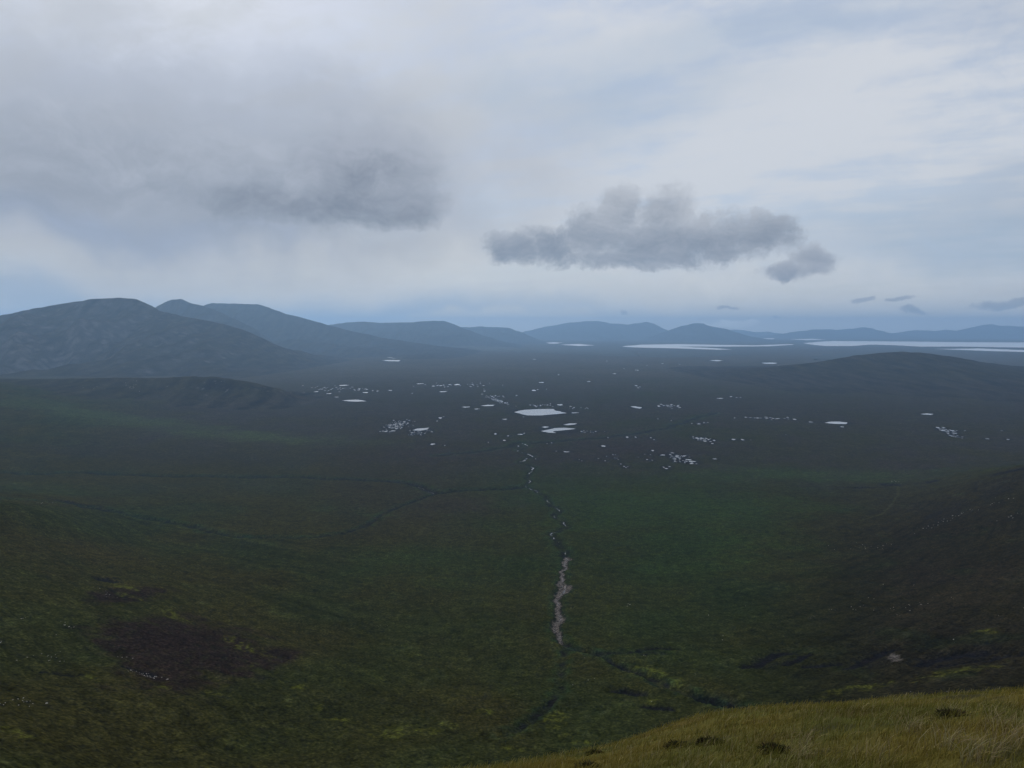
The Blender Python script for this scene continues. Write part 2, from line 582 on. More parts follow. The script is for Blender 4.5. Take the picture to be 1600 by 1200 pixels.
traced([(1438, 646.8), (1448, 645.8), (1458, 646.8), (1455, 648.2), (1444, 647.8)], 'lake', 'tiny far lake at the foot of the dome hill')
traced([(985, 635.2), (993, 634.6), (1003, 636.6), (1000, 638.4), (992, 637.2)], 'lake', 'small slanting lake right of the largest lake')
traced([(644, 672.4), (652, 669.6), (671, 668.2), (668, 671), (656, 673)], 'lake', 'pale pool lying right of the speckled pool cluster')
traced([(751, 633.6), (762, 632.4), (774, 632.6), (770, 634.4), (758, 634.6)], 'lake', 'narrow pool left of the largest lake')
traced([(846, 667.2), (852, 666.2), (858, 667), (852, 668.8)], 'lake', 'small pool touching the left of the hook shaped lake')
traced([(880, 663.4), (890, 661.4), (902, 661.6), (898, 663.4), (886, 664.4)], 'lake', 'ragged pool between the two biggest lakes')
traced([(596, 563.2), (606, 562.4), (626, 562.8), (624, 564.6), (608, 564.4)], 'lake', 'distant pale lake beneath the rolling ridge')
traced([(602, 558), (612, 557), (616, 558.4), (608, 559)], 'lake', 'distant sliver of water behind the pale lake beneath the ridge')
traced([(1190, 567), (1202, 566.2), (1214, 567), (1210, 568.4), (1196, 568.4)], 'lake', 'distant sliver of lake left of the dome hill')
traced([(1073, 577.2), (1082, 576.4), (1090, 577.2), (1082, 578.6)], 'lake', 'distant small lake left of the dome hill foot')
traced([(1108, 563.2), (1118, 562.4), (1130, 563.2), (1120, 564.4)], 'lake', 'faint distant lake in front of the plantation')
traced([(440, 539), (452, 538.6), (476, 539.4), (470, 541.2), (450, 541)], 'lake', 'bright sliver of lake behind the left mountain shoulder', z=20)

# sea arms (level -42)
SEA_Z = -42.0
SEA = []
for pts, lab in (
    ([(972, 541.5), (1000, 538.6), (1060, 537.6), (1120, 538.8), (1180, 539.6), (1236, 537.6), (1240, 538.6), (1200, 541), (1140, 541.6), (1060, 541.4), (1105, 543.4), (1144, 546), (1120, 546.4), (1060, 544.4), (1000, 543.2)],
     'sea inlet below the rounded blue cone'),
    ([(1255, 536), (1300, 532.8), (1420, 533.6), (1500, 534.6), (1600, 535), (1800, 535), (2050, 537), (2050, 545), (1800, 545), (1600, 543), (1500, 541.5), (1440, 541.6), (1400, 539.4), (1360, 538.4), (1330, 540.6), (1290, 540.6)],
     'wide pale sea bay on the right'),
    ([(1460, 545.2), (1530, 544.4), (1600, 547), (1700, 548), (1700, 551), (1600, 550), (1540, 548.2)], 'narrow sea channel in front of the bay'),
    ([(1180, 529.6), (1205, 528.4), (1210, 529.6), (1195, 530.8)], 'sliver of sea beside the rounded blue cone'),
    ([(1235, 530.2), (1270, 529.2), (1290, 530.8), (1260, 531.6)], 'thin streak of sea below the long low hill'),
    ([(850, 535.6), (866, 534.8), (880, 535.8), (864, 537)], 'sliver of water left of the inlet'),
    ([(876, 538.6), (905, 537.4), (930, 539.4), (905, 540.6)], 'thin sea arm left of the inlet'),
):
    SEA.append((densify(outline_world(pts, SEA_Z), .02, len(SEA) + 90), lab))

# single pools and clusters: (u, v, width px, height px)
single = [(615, 560, 5, .8), (460, 613.6, 8, 1.6), (475, 613, 6, 1), (494, 612, 6, 1.4), (537, 602, 17, 1.4), (514, 615, 7, 1.2), (526, 620.4, 6, 1), (571, 613.4, 10, 1.4),
          (590, 611, 4, 1.6), (610, 610, 7, 1), (656, 599.6, 11, 1.3), (677, 603.2, 6, 1), (714, 601, 11, 1.8), (692, 612, 13, 1.4), (644, 614.5, 3, 1), (700, 604, 2.5, 1.2),
          (728, 636, 12, 1.6), (745, 639, 8, 1.4), (757, 611, 4, 1.6), (774, 618.5, 4, 1.4), (807, 618, 3, 1.6), (834, 610, 8, 1.8), (840, 608.6, 4, 1), (846, 597.6, 8, 1.4), (854, 608, 2, 1),
          (873, 585.5, 2.5, 1.2), (960, 584, 6, 1), (875, 632.5, 11, 1.8), (895, 638, 2, 1.2), (898, 645, 10, 1.4), (789, 655, 7, 1.6), (818, 651.4, 4, .8), (774, 678, 5, 1.8), (813, 678.6, 8, 1.6),
          (819, 677, 3, 1.6), (788, 688, 6, 1.6), (794, 681, 4, 1.6), (763, 691, 3, 1.2), (943, 697, 9, 2), (950, 684, 2, 1.4), (980, 683, 5, 2), (993, 683, 3, 2), (885, 706, 9, 1.6),
          (869, 705, 2.5, 1.2), (855, 693, 2, 1.4), (862, 692, 2, 1.4), (810, 697, 3, 1.6), (837, 717, 2, 1.6), (905, 718, 2, 1.2), (909, 720, 2, 1.4), (948, 713, 2, 1), (676, 694, 9, 2.2), (695, 696, 2.4, 1.4),
          (688, 653, 6, 2), (683, 658, 3, 1.4), (693, 651, 3, 1), (1020, 704, 5, 1.8), (1011, 718, 4, 1.4), (1019, 719, 3, 1.2), (970, 725, 3, 1.4), (975, 728.6, 3, 1.8), (978, 730.5, 2.4, 1.4), (981, 729, 2, 1.2),
          (1037, 730, 4, 1.6), (1041, 732, 6, 1.4), (1046, 729, 4, 1.6), (1117, 717, 7, 1.2), (1081, 661.6, 3, 1.2), (1092, 662.4, 5, 1.4), (1100, 660.6, 4, 1), (1106, 660.4, 3, 1),
          (1146, 686.6, 7, 1.8), (1160, 687, 5, 1.8), (1173, 687.4, 2, 1), (1113, 693, 4, 1.8), (1125, 622.4, 9, 1.2), (1142, 619.6, 4, 1.6), (1151, 621, 3, 1), (1157, 621, 2.4, 1),
          (994, 602.5, 4, 2.5), (997, 606, 4, 1.4), (1000, 604.5, 3, 1), (1017, 684, 4, 1.4), (1022, 687, 3, 1), (1316, 667, 6, 1.2), (1267, 659.4, 6, 1.2), (1543, 685.6, 5, 1.4), (1565, 672.6, 3, 1),
          (1575, 686.6, 5, 1), (1508, 673, 3, 1), (1049, 657, 2, 1.2), (1028, 654.6, 3, 1), (1148, 653, 3, 1), (1035, 568, 4, 1), (1011, 571, 3, .8), (975, 576, 3, .8), (948, 564, 4, .7), (1062, 569, 4, .7),
          (995, 578.4, 7, .9), (920, 596, 7, .8), (1218, 571.6, 6, .9), (835, 561.5, 6, .7), (1228, 679, 2, .8)]
for i, (u, v, pw, ph) in enumerate(single):
    p = plain_z(u, v)
    dep = (ZC - p[2]) / p[1]
    k_s = .78 if pw < 5 else .95
    rx = pw * k_s / 2 * p[1] / F; ry = ph * k_s * .9 / 2 * p[1] / (F * dep)
    where = 'left of the largest lake' if u < 800 else ('right of the largest lake' if u > 905 else 'near the largest lake')
    where = 'far out ' + where if v < 600 else where
    add_pool(pool_blob(p[0], p[1], rx, ry, 200 + i), p[2], 'bog_pool', 'small pale bog pool on the plain ' + where, 'scattered single bog pools ' + where)

clusters = [  # u, v, spread u, spread v, count, size min, size max, tilt, words
    (621, 664, 15, 4.6, 62, 1.3, 6, -.12, 'in the dense speckled cluster left of the lakes'),
    (605, 674, 7, .8, 7, 3, 7, 0, 'in the dense speckled cluster left of the lakes'),
    (655, 676, 13, 3, 30, 1.2, 5, -.1, 'in the dense speckled cluster left of the lakes'),
    (778, 626, 11, 1.8, 34, 1.4, 5, .3, 'in the tight cluster up left of the largest lake'),
    (772, 619, 16, 1.6, 10, 1.6, 4, 0, 'in the tight cluster up left of the largest lake'),
    (1057, 714, 11, 3.4, 24, 2, 11, .12, 'in the bright cluster low right of centre'),
    (1074, 721, 10, 2.6, 14, 3, 10, .1, 'in the bright cluster low right of centre'),
    (1100, 686, 15, 1.8, 22, 2, 9, .15, 'in the ragged cluster right of centre'),
    (1480, 673, 12, 2.2, 26, 2, 9, .22, 'in the slanting cluster at far right'),
    (1492, 681, 16, 2.5, 10, 2.4, 7, .1, 'in the slanting cluster at far right'),
    (1205, 653.5, 24, 1.4, 18, 2.2, 8, .04, 'in the row above the thin isolated lake'),
    (1045, 634, 16, 2, 18, 1.8, 5, .06, 'in the sprinkle right of the largest lake'),
    (845, 633, 22, 1.4, 18, 1.6, 5, -.05, 'in the row above the largest lake'),
    (905, 637, 14, 1.4, 9, 1.6, 3.6, .05, 'in the row above the largest lake'),
    (520, 607, 32, 3, 26, 1.6, 4.4, .06, 'in the sprinkle below the left mountain foot'),
    (560, 608, 26, 2.4, 16, 1.6, 4, 0, 'in the sprinkle below the left mountain foot'),
    (690, 602, 28, 2.4, 14, 1.8, 5, 0, 'in the far sprinkle under the rolling ridge'),
    (750, 602, 30, 3.4, 14, 1.6, 4.4, 0, 'in the far sprinkle under the rolling ridge'),
    (910, 674, 22, 1.8, 10, 1.8, 4, 0, 'beside the hook shaped lake'),
    (960, 712, 60, 5, 10, 1.8, 3.4, 0, 'low right of the hook shaped lake'),
]
k = 0
for (u, v, su, sv, cnt, s0, s1, tilt, words) in clusters:
    zc_ = plain_z(u, v)[2]
    for _ in range(cnt):
        for _try in range(14):
            du, dv = rng.normal(0, su * .62), rng.normal(0, sv * .62)
            dv += tilt * du
            size = s0 + (s1 - s0) * rng.random() ** 2.2
            t_ = (zc_ - ZC) / px_dir(u + du, v + dv)[2]
            px_, py_, _z = px_dir(u + du, v + dv)
            p = np.array([px_ * t_, py_ * t_, zc_])
            dep = (ZC - p[2]) / p[1]
            rx = size / 2 * p[1] / F; ry = np.clip(size * .2, .55, 1.8) / 2 * p[1] / (F * dep)
            poly = pool_blob(p[0], p[1], rx, ry, 900 + k)
            lo, hi = poly.min(0), poly.max(0)
            if any((lo < Q['hi']).all() and (hi > Q['lo']).all() for Q in POOLS):
                continue
            add_pool(poly, zc_, 'bog_pool', 'small pale bog pool ' + words, 'bog pools ' + words)
            k += 1
            break

# ------------------------------------------------------------------ streams and gullies
def path_world(pts, n=6, wig=0.0, seed=0):
    pts = np.array(pts, float)
    w_ = cast(pts[:, 0], pts[:, 1])[:, :2]
    seg = np.r_[0, np.cumsum(np.hypot(*np.diff(w_, axis=0).T))]
    s = np.linspace(0, seg[-1], (len(pts) - 1) * n + 1)
    out = np.stack([smooth1(np.interp(s, seg, w_[:, 0]), n // 2), smooth1(np.interp(s, seg, w_[:, 1]), n // 2)], 1)
    if wig:
        t = np.gradient(out, axis=0); t /= np.hypot(t[:, :1], t[:, 1:]) + 1e-9
        nz = perlin(s / (wig * 9), np.full_like(s, seed * 3.3), seed) * 1.6 + .9 * perlin(s / (wig * 3.3), np.full_like(s, seed * 1.3), seed + 5)
        out = out + np.stack([-t[:, 1], t[:, 0]], 1) * (nz * wig)[:, None]
    return out


GRAVEL = path_world([(884, 868), (887, 874), (880, 880), (884, 886), (876, 894), (879, 905), (876, 912), (884, 920), (876, 927), (868, 936), (873, 948), (871, 958), (877, 966), (868, 974), (867, 984), (873, 992), (877, 1000)], 6, 2.0, 1)
_gw = np.array([9, 16, 9, 8, 7, 7, 8, 22, 16, 9, 8, 8, 12, 13, 10, 8, 5]) * .40
GRAVEL_W = np.interp(np.linspace(0, 16, len(GRAVEL)), np.arange(17), _gw)
STREAM = path_world([(812, 690), (826, 697), (808, 704), (832, 712), (812, 722), (835, 730), (822, 742), (828, 752), (818, 760), (838, 766), (852, 776), (860, 788), (872, 797), (866, 806), (880, 815), (892, 822), (874, 827), (858, 833), (872, 843), (868, 852), (884, 860), (884, 868)], 7, 5, 2)
BURN_L = path_world([(-60, 735), (0, 738), (80, 739), (140, 738), (200, 741), (280, 744), (340, 743), (400, 745), (450, 744), (500, 747), (560, 749), (615, 751), (655, 758), (682, 770), (720, 765), (770, 764), (800, 762), (818, 760)], 7, 7, 3)
BURN_L2 = path_world([(380, 838), (450, 838), (500, 839), (545, 830), (575, 820), (600, 800), (640, 785), (682, 770)], 8, 5, 4)
BURN_U1 = path_world([(877, 1000), (890, 1010), (905, 1014), (930, 1018), (950, 1025), (965, 1036), (985, 1046), (1010, 1052), (1030, 1062), (1055, 1073), (1090, 1086), (1130, 1098), (1165, 1102)], 8, 1.2, 5)
BURN_U2 = path_world([(884, 1008), (880, 1030), (876, 1060), (872, 1085), (856, 1102), (835, 1118), (815, 1135), (780, 1150)], 8, 2, 6)
BURN_R = path_world([(905, 1014), (950, 1018), (1010, 1016), (1040, 1020)], 6, 1, 7)
FARBURN = path_world([(812, 690), (850, 692), (900, 686), (950, 684), (1000, 676), (1050, 666), (1080, 655), (1120, 645)], 7, 12, 8)
FARBURN2 = path_world([(812, 690), (790, 698), (740, 706), (680, 712)], 6, 10, 9)
GULLY = path_world([(-120, 775), (-60, 776), (0, 778), (60, 781), (130, 788), (180, 797), (250, 812), (310, 824), (350, 835), (380, 838)], 6, 4, 10)
TRACK = path_world([(1405, 760), (1402, 775), (1392, 790), (1376, 804), (1340, 815)], 6, 2, 11)
SCAR = path_world([(1308, 761), (1340, 761.5), (1370, 762), (1398, 759)], 6, 1.5, 12)


def path_dist(x, y, path, reach):
    out = np.full(x.shape, 1e9)
    lo, hi = path.min(0) - reach, path.max(0) + reach
    bb = np.where((x > lo[0]) & (x < hi[0]) & (y > lo[1]) & (y < hi[1]))[0]
    if len(bb) == 0:
        return out
    X, Y = x[bb], y[bb]
    best = np.full(len(bb), 1e9)
    for a, b in zip(path[:-1], path[1:]):
        dxy = b - a
        t = np.clip(((X - a[0]) * dxy[0] + (Y - a[1]) * dxy[1]) / (dxy @ dxy + 1e-9), 0, 1)
        best = np.minimum(best, (X - a[0] - t * dxy[0]) ** 2 + (Y - a[1] - t * dxy[1]) ** 2)
    out[bb] = np.sqrt(best)
    return out


# path, half width, depth, how much bare peat shows
CARVE = [(GRAVEL, 8, 2.5, .5), (STREAM, 13, 2.5, .75), (BURN_L, 20, 7, 1.15), (BURN_L2, 10, 3.5, .9), (BURN_U1, 8, 4.5, .95), (BURN_U2, 6, 1.6, .45), (BURN_R, 6, 2, .6), (GULLY, 16, 6, .8),
         (FARBURN, 26, 2.5, .8), (FARBURN2, 22, 2, .8)]
# dark eroded peat banks: centre, radii in picture pixels, tilt
BANKS = [(1205, 1028, 44, 12, -.3, .3), (1368, 1030, 40, 10, -.3, .3), (1500, 1028, 90, 12, -.1, .35), (1120, 1088, 44, 10, .2, .35), (850, 1108, 16, 9, -.5, .45), (820, 1130, 30, 8, -.5, .4), (985, 1080, 28, 5, .2), (1390, 757, 14, 3.2, 0), (1350, 761.5, 40, 1.2, 0),
         (130, 789, 60, 3, .1), (170, 906, 22, 4, 0), (1455, 752, 18, 1.5, -.15), (1580, 735, 34, 2, -.2), (1560, 765, 60, 8, -.35, .3), (1480, 800, 70, 6, -.35, .3)]


def world_ellipse(u, v, ru, rv):
    p = cast([u, u, u], [v, v - rv, v + rv])
    c0 = p[0]
    ry = max(abs(p[1][1] - p[2][1]) / 2, 1.0)
    rx = ru * c0[1] / F
    return c0, rx, min(ry, rx * 8 + 30)


def ell_mask(x, y, e, warp=0.35, seed=0, tilt=0.0, ramp=(.55, 1.15)):
    c0, rx, ry = e
    out = np.zeros(x.shape)
    bb = np.where((np.abs(x - c0[0]) < rx * 2.8) & (np.abs(y - c0[1]) < ry * 2.8 + 6 * abs(tilt) * rx))[0]
    if len(bb) == 0:
        return out
    X, Y = x[bb], y[bb]
    a = (X - c0[0]) / rx; b = (Y - c0[1]) / ry + tilt * a * (rx / ry) * 3
    s = min(rx, ry)
    a = a + .5 * fbm(X / (s * 1.1), Y / (s * 1.1), seed + 11, 3); b = b + .5 * fbm(X / (s * 1.1), Y / (s * 1.1), seed + 12, 3)
    dd = np.hypot(a, b) + warp * (fbm(X / s, Y / s, seed, 3) + .6 * fbm(X / (s * .25), Y / (s * .25), seed + 3, 2))
    out[bb] = 1 - sstep(dd, *ramp)
    return out


STROKES = [(path_world(p_, 6, 1.0, 40 + i_), wd_) for i_, (p_, wd_) in enumerate((
    ([(1162, 1040), (1185, 1036), (1200, 1026), (1220, 1016), (1240, 1019)], 5.5), ([(1228, 1036), (1245, 1030), (1264, 1020)], 4.5), ([(1255, 1041), (1290, 1040), (1316, 1036)], 3.2),
    ([(1325, 1042), (1350, 1030), (1374, 1019), (1404, 1012)], 5), ([(1434, 1036), (1455, 1027), (1485, 1023), (1520, 1019), (1545, 1017)], 6.5), ([(1438, 1038), (1500, 1034), (1560, 1026), (1610, 1017)], 5),
    ([(995, 1015), (1030, 1011), (1062, 1014)], 4), ([(1000, 1021), (1042, 1021)], 3), ([(1076, 1081), (1110, 1086), (1142, 1097), (1168, 1103)], 4.5), ([(1095, 1090), (1130, 1100)], 3.5),
    ([(1008, 1101), (1030, 1104), (1050, 1106)], 3.5), ([(948, 1022), (968, 1040), (985, 1047), (1012, 1053)], 2.6), ([(1010, 1062), (1040, 1074), (1058, 1076)], 3), ([(955, 1078), (985, 1084), (1010, 1086)], 2.4),
    ([(150, 904), (172, 902), (192, 905)], 2.2), ([(170, 918), (180, 926), (196, 933)], 2.2), ([(190, 1040), (215, 1046), (240, 1056)], 2.2), ([(60, 1050), (100, 1054), (150, 1058)], 1.4)))]
BANK_E = [(world_ellipse(*b[:4]), b[4], b[5] if len(b) > 5 else 1.0) for b in BANKS]
PEAT_PATCH = [(world_ellipse(325, 1020, 110, 62), 0), (world_ellipse(250, 985, 75, 46), 0), (world_ellipse(200, 930, 36, 26), 0)]
FLUSH = [(world_ellipse(u, v, ru, rv), t) for u, v, ru, rv, t in
         [(195, 918, 26, 4, .1), (200, 932, 30, 3.5, .1), (275, 963, 34, 5, .15), (380, 1010, 50, 6, .2), (395, 1038, 10, 4, 0), (330, 1083, 22, 3, 0), (465, 1075, 18, 6, 0), (495, 1105, 14, 5, 0),
          (540, 1126, 20, 6, 0), (640, 1140, 55, 8, 0), (700, 1132, 22, 5, 0), (760, 1112, 20, 5, 0), (870, 1125, 22, 16, 0), (905, 1160, 30, 4, 0), (820, 1172, 36, 4, 0), (600, 1150, 30, 5, 0),
          (1020, 1050, 40, 14, .2), (1015, 1095, 14, 4, 0), (30, 1145, 50, 6, 0), (140, 1060, 20, 5, 0), (1545, 985, 22, 5, -.1), (250, 1075, 14, 5, 0), (890, 1150, 26, 5, 0), (1340, 1075, 60, 5, 0), (1500, 1050, 70, 6, 0)]]


def ground1(x, y):
    """ground with stream channels, banks and flat pool beds"""
    g = ground0(x, y)
    for path, wd, dep, _ in CARVE:
        dd = path_dist(x, y, path, wd * 1.2)
        m = dd < wd
        g[m] -= dep * (1 - (dd[m] / wd) ** 2) ** 1.0
    for i, (e, tilt, st) in enumerate(BANK_E):
        g -= 3.0 * st * ell_mask(x, y, e, .5, 60 + i, tilt)
    for path, wd in STROKES:
        dd = path_dist(x, y, path, wd * 2.2)
        m = dd < wd * 2
        g[m] -= wd * .55 * (1 - (dd[m] / (wd * 2)) ** 2)
    for P in POOLS:
        lo, hi = P['poly'].min(0), P['poly'].max(0)
        c0 = (lo + hi) / 2; R = (hi - lo) / 2 + np.array([8, 18]) * (c0[1] / 3800)
        bb = np.where((np.abs(x - c0[0]) < R[0] * 1.7) & (np.abs(y - c0[1]) < R[1] * 1.7))[0]
        if len(bb):
            dd = np.hypot((x[bb] - c0[0]) / R[0], (y[bb] - c0[1]) / R[1])
            f = 1 - sstep(dd, 1.0, 1.6)
            g[bb] = g[bb] * (1 - f) + (P['z'] - .35) * f
    r = np.hypot(x, y)
    return g


# ------------------------------------------------------------------ plant cover colours
HEATHER = np.array([.041, .035, .028]); GREEN = np.array([.024, .036, .011]); OLIVE = np.array([.036, .034, .010]); BROWN = np.array([.038, .031, .018])
PEAT = np.array([.013, .012, .014]); PATCH = np.array([.038, .025, .021]); LIME = np.array([.086, .094, .016]); ROCK = np.array([.20, .19, .19]); PALE = np.array([.075, .08, .04])


def lerp(a, b, f):
    f = np.asarray(f)[..., None]
    return a * (1 - f) + b * f


def cover(x, y, z, rise=None, rocky=0.0, steep=None):
    n1 = fbm(x / 900, y / 900, 41, 4)
    n2 = fbm(x / 210, y / 260, 42, 4)
    n3 = fbm(x / 45, y / 60, 43, 4)
    n4 = fbm(x / 9, y / 12, 44, 3)
    r = np.hypot(x, y)
    az = np.arctan2(x, y)
    base = ground_smooth(x, y) if rise is None else z
    bog = sstep(r * (1 + .22 * n1 + .16 * n2), 1500, 3500) * (1 - sstep(base, 25, 80))
    c = np.broadcast_to(OLIVE, x.shape + (3,)).copy()
    green = sstep(n2 * .8 + n1 * .5 + .05, -.2, .35)
    # the fan of grass in the bowl is greener than the heathery sides
    fan = np.exp(-((az - .16) / .22) ** 2) * sstep(r, 500, 1100)
    c = lerp(c, GREEN, np.clip(green * .55 + fan * .55, 0, .9))
    c = lerp(c, BROWN, np.clip(sstep(az, .30, .55) * (.75 + .6 * n2) * (1 - sstep(r, 1700, 2600)), 0, .9))
    c = lerp(c, BROWN * .9, np.clip(sstep(-az, .0, .12) * (1 - sstep(-az, .2, .3)) * sstep(r, 1150, 1700) * .55, 0, 1))
    c = lerp(c, HEATHER * .95, np.clip(bog * (.8 + 1.0 * n2 + .6 * n1), 0, .95))
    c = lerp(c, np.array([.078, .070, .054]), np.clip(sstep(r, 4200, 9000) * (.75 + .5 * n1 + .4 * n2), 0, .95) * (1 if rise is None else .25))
    c = lerp(c, GREEN * .9, np.clip(sstep(n3 + n2 * .7, .25, .7) * .5, 0, 1))
    c = lerp(c, PALE, np.clip(sstep(n3 * .6 + n4 * .6 + n2 * .3, .22, .6) * .25, 0, 1))
    c = lerp(c, PEAT * 1.5, np.clip(sstep(-(n3 * .5 + n4 * .7), .22, .55) * .3, 0, 1))
    c = c * (1 + .25 * n4 + .18 * n3)[..., None]
    if rise is None:
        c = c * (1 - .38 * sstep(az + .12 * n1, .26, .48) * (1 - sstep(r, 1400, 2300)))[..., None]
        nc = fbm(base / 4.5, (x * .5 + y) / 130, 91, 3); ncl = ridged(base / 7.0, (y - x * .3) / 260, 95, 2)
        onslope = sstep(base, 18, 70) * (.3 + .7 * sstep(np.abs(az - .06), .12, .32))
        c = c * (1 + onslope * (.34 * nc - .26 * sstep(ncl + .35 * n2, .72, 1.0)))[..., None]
    if rise is not None:
        c = lerp(c, HEATHER * 1.05, np.clip(.62 + .5 * n2, 0, .9))
        gl = fbm(x / 70, y / 420, 81, 4)
        c = c * (.85 + .9 * gl + .4 * n3)[..., None]
    if rise is not None and rocky > 0:
        rk = sstep(fbm(x / 120, y / 120, 71, 4) + (steep if steep is not None else 0) * 1.1, .55, 1.05) * rocky
        c = lerp(c, ROCK * .5 if rocky < .9 else PEAT * 1.1, np.clip(rk, 0, .75))
        spk = sstep(fbm(x / 26, y / 26, 75, 2) + (steep if steep is not None else 0) * .6, .75, .95) * rocky
        c = lerp(c, ROCK * 1.1, np.clip(spk, 0, .6))
    return np.clip(c, .004, .6)


# ------------------------------------------------------------------ materials
def new_mat(name):
    m = bpy.data.materials.new(name)
    m.use_nodes = True
    return m, NT(m.node_tree)


def moor_material():
    m, t = new_mat('moor_vegetation')
    out = t.n('ShaderNodeOutputMaterial')
    b = t.n('ShaderNodeBsdfPrincipled')
    b.inputs['Roughness'].default_value = 0.95
    b.inputs['Specular IOR Level'].default_value = 0.0
    t.link(b.outputs[0], out.inputs[0])
    at = t.n('ShaderNodeAttribute', attribute_name='cover')
    pos = t.n('ShaderNodeNewGeometry').outputs['Position']
    f1 = t.noise(pos, 0.42, 6, 0.72)
    f2 = t.noise(pos, 0.07, 6, 0.66)
    f3 = t.noise(pos, 0.012, 6, 0.66)
    vo = t.n('ShaderNodeTexVoronoi'); t.link(pos, vo.inputs['Vector']); vo.inputs['Scale'].default_value = .38
    vo2 = t.n('ShaderNodeTexVoronoi'); t.link(pos, vo2.inputs['Vector']); vo2.inputs['Scale'].default_value = .11
    tus = t.m('MULTIPLY_ADD', vo.outputs['Distance'], -1.0, 1.4)
    tus2 = t.m('MULTIPLY_ADD', vo2.outputs['Distance'], -.6, 1.25)
    v = t.m('ADD', t.m('MULTIPLY', t.m('SUBTRACT', f1, .5), 3.8), 1.0)
    v = t.m('MULTIPLY', v, t.m('ADD', t.m('MULTIPLY', t.m('SUBTRACT', f2, .5), 1.4), 1.0))
    v = t.m('MULTIPLY', v, t.m('ADD', t.m('MULTIPLY', t.m('SUBTRACT', f3, .5), .8), 1.0))
    v = t.m('MULTIPLY', t.m('MULTIPLY', v, tus), tus2)
    v = t.m('MAXIMUM', v, .15)
    col = t.vm('MULTIPLY', at.outputs['Color'], t.comb(v, v, v))
    t.link(col, b.inputs['Base Color'])
    hgt = t.m('ADD', t.m('MULTIPLY', t.m('ADD', f1, tus), .7), t.m('MULTIPLY', f2, 3.0))
    bp = t.n('ShaderNodeBump')
    bp.inputs['Strength'].default_value = 1.0
    bp.inputs['Distance'].default_value = 1.0
    t.link(hgt, bp.inputs['Height'])
    t.link(bp.outputs[0], b.inputs['Normal'])
    return m


def water_material(blend=.72, rough=.22):
    m, t = new_mat('still_water')
    out = t.n('ShaderNodeOutputMaterial')
    b = t.n('ShaderNodeBsdfPrincipled')
    b.inputs['Base Color'].default_value = (.02, .022, .025, 1)
    b.inputs['Roughness'].default_value = 0.3
    gl = t.n('ShaderNodeBsdfGlossy')
    gl.inputs['Color'].default_value = (1, 1, 1, 1)
    gl.inputs['Roughness'].default_value = rough
    lw = t.n('ShaderNodeLayerWeight'); lw.inputs['Blend'].default_value = blend
    mx = t.n('ShaderNodeMixShader')
    t.link(lw.outputs['Fresnel'], mx.inputs[0])
    t.link(b.outputs[0], mx.inputs[1]); t.link(gl.outputs[0], mx.inputs[2])
    t.link(mx.outputs[0], out.inputs[0])
    return m


def plain_material(name, col, var=.4, scale=.5, rough=.9, bump=.3):
    m, t = new_mat(name)
    out = t.n('ShaderNodeOutputMaterial')
    b = t.n('ShaderNodeBsdfPrincipled')
    b.inputs['Roughness'].default_value = rough
    b.inputs['Specular IOR Level'].default_value = 0.2
    t.link(b.outputs[0], out.inputs[0])
    pos = t.n('ShaderNodeNewGeometry').outputs['Position']
    f = t.noise(pos, scale, 5, .65)
    v = t.m('ADD', t.m('MULTIPLY', t.m('SUBTRACT', f, .5), 2 * var * 2), 1.0)
    t.link(t.vm('MULTIPLY', t.comb(v, v, v), col), b.inputs['Base Color'])
    if bump:
        bp = t.n('ShaderNodeBump')
        bp.inputs['Strength'].default_value = bump
        t.link(f, bp.inputs['Height'])
        t.link(bp.outputs[0], b.inputs['Normal'])
    return m


M_MOOR = moor_material()
M_WATER = water_material()
M_SEA = water_material(.6, .32)
M_GRAVEL = plain_material('stream_gravel', (.19, .165, .148), 1.0, .35)
M_BOULDER = plain_material('pale_quartzite', (.22, .215, .21), .8, 1.2)
M_PEATBANK = plain_material('bare_peat', (.016, .014, .015), .5, .3)


def attr_material(name, rough=.7, spec=.15, trans=.0):
    m, t = new_mat(name)
    out = t.n('ShaderNodeOutputMaterial')
    b = t.n('ShaderNodeBsdfPrincipled')
    b.inputs['Roughness'].default_value = rough
    b.inputs['Specular IOR Level'].default_value = spec
    at = t.n('ShaderNodeAttribute', attribute_name='cover')
    t.link(at.outputs['Color'], b.inputs['Base Color'])
    if trans:
        tr = t.n('ShaderNodeBsdfTranslucent')
        t.link(at.outputs['Color'], tr.inputs[0])
        mx = t.n('ShaderNodeMixShader'); mx.inputs[0].default_value = trans
        t.link(b.outputs[0], mx.inputs[1]); t.link(tr.outputs[0], mx.inputs[2])
        t.link(mx.outputs[0], out.inputs[0])
    else:
        t.link(b.outputs[0], out.inputs[0])
    return m


M_GRASS = attr_material('grass_blades', .75, .05, .2)
M_TURF = attr_material('turf', .95, .05)


# ------------------------------------------------------------------ mesh builders
def mesh_from(name, co, faces4=None, faces3=None, colors=None, smooth=True):
    me = bpy.data.meshes.new(name)
    me.vertices.add(len(co))
    me.vertices.foreach_set('co', np.asarray(co, np.float32).ravel())
    if faces4 is not None:
        k, n = 4, len(faces4); f = faces4
    else:
        k, n = 3, len(faces3); f = faces3
    me.loops.add(n * k)
    me.loops.foreach_set('vertex_index', np.asarray(f, np.int32).ravel())
    me.polygons.add(n)
    me.polygons.foreach_set('loop_start', np.arange(n, dtype=np.int32) * k)
    if smooth:
        me.polygons.foreach_set('use_smooth', np.ones(n, bool))
    me.update(calc_edges=True)
    if colors is not None:
        a = me.attributes.new('cover', 'FLOAT_COLOR', 'POINT')
        rgba = np.ones((len(co), 4), np.float32); rgba[:, :3] = colors
        a.data.foreach_set('color', rgba.ravel())
    return me


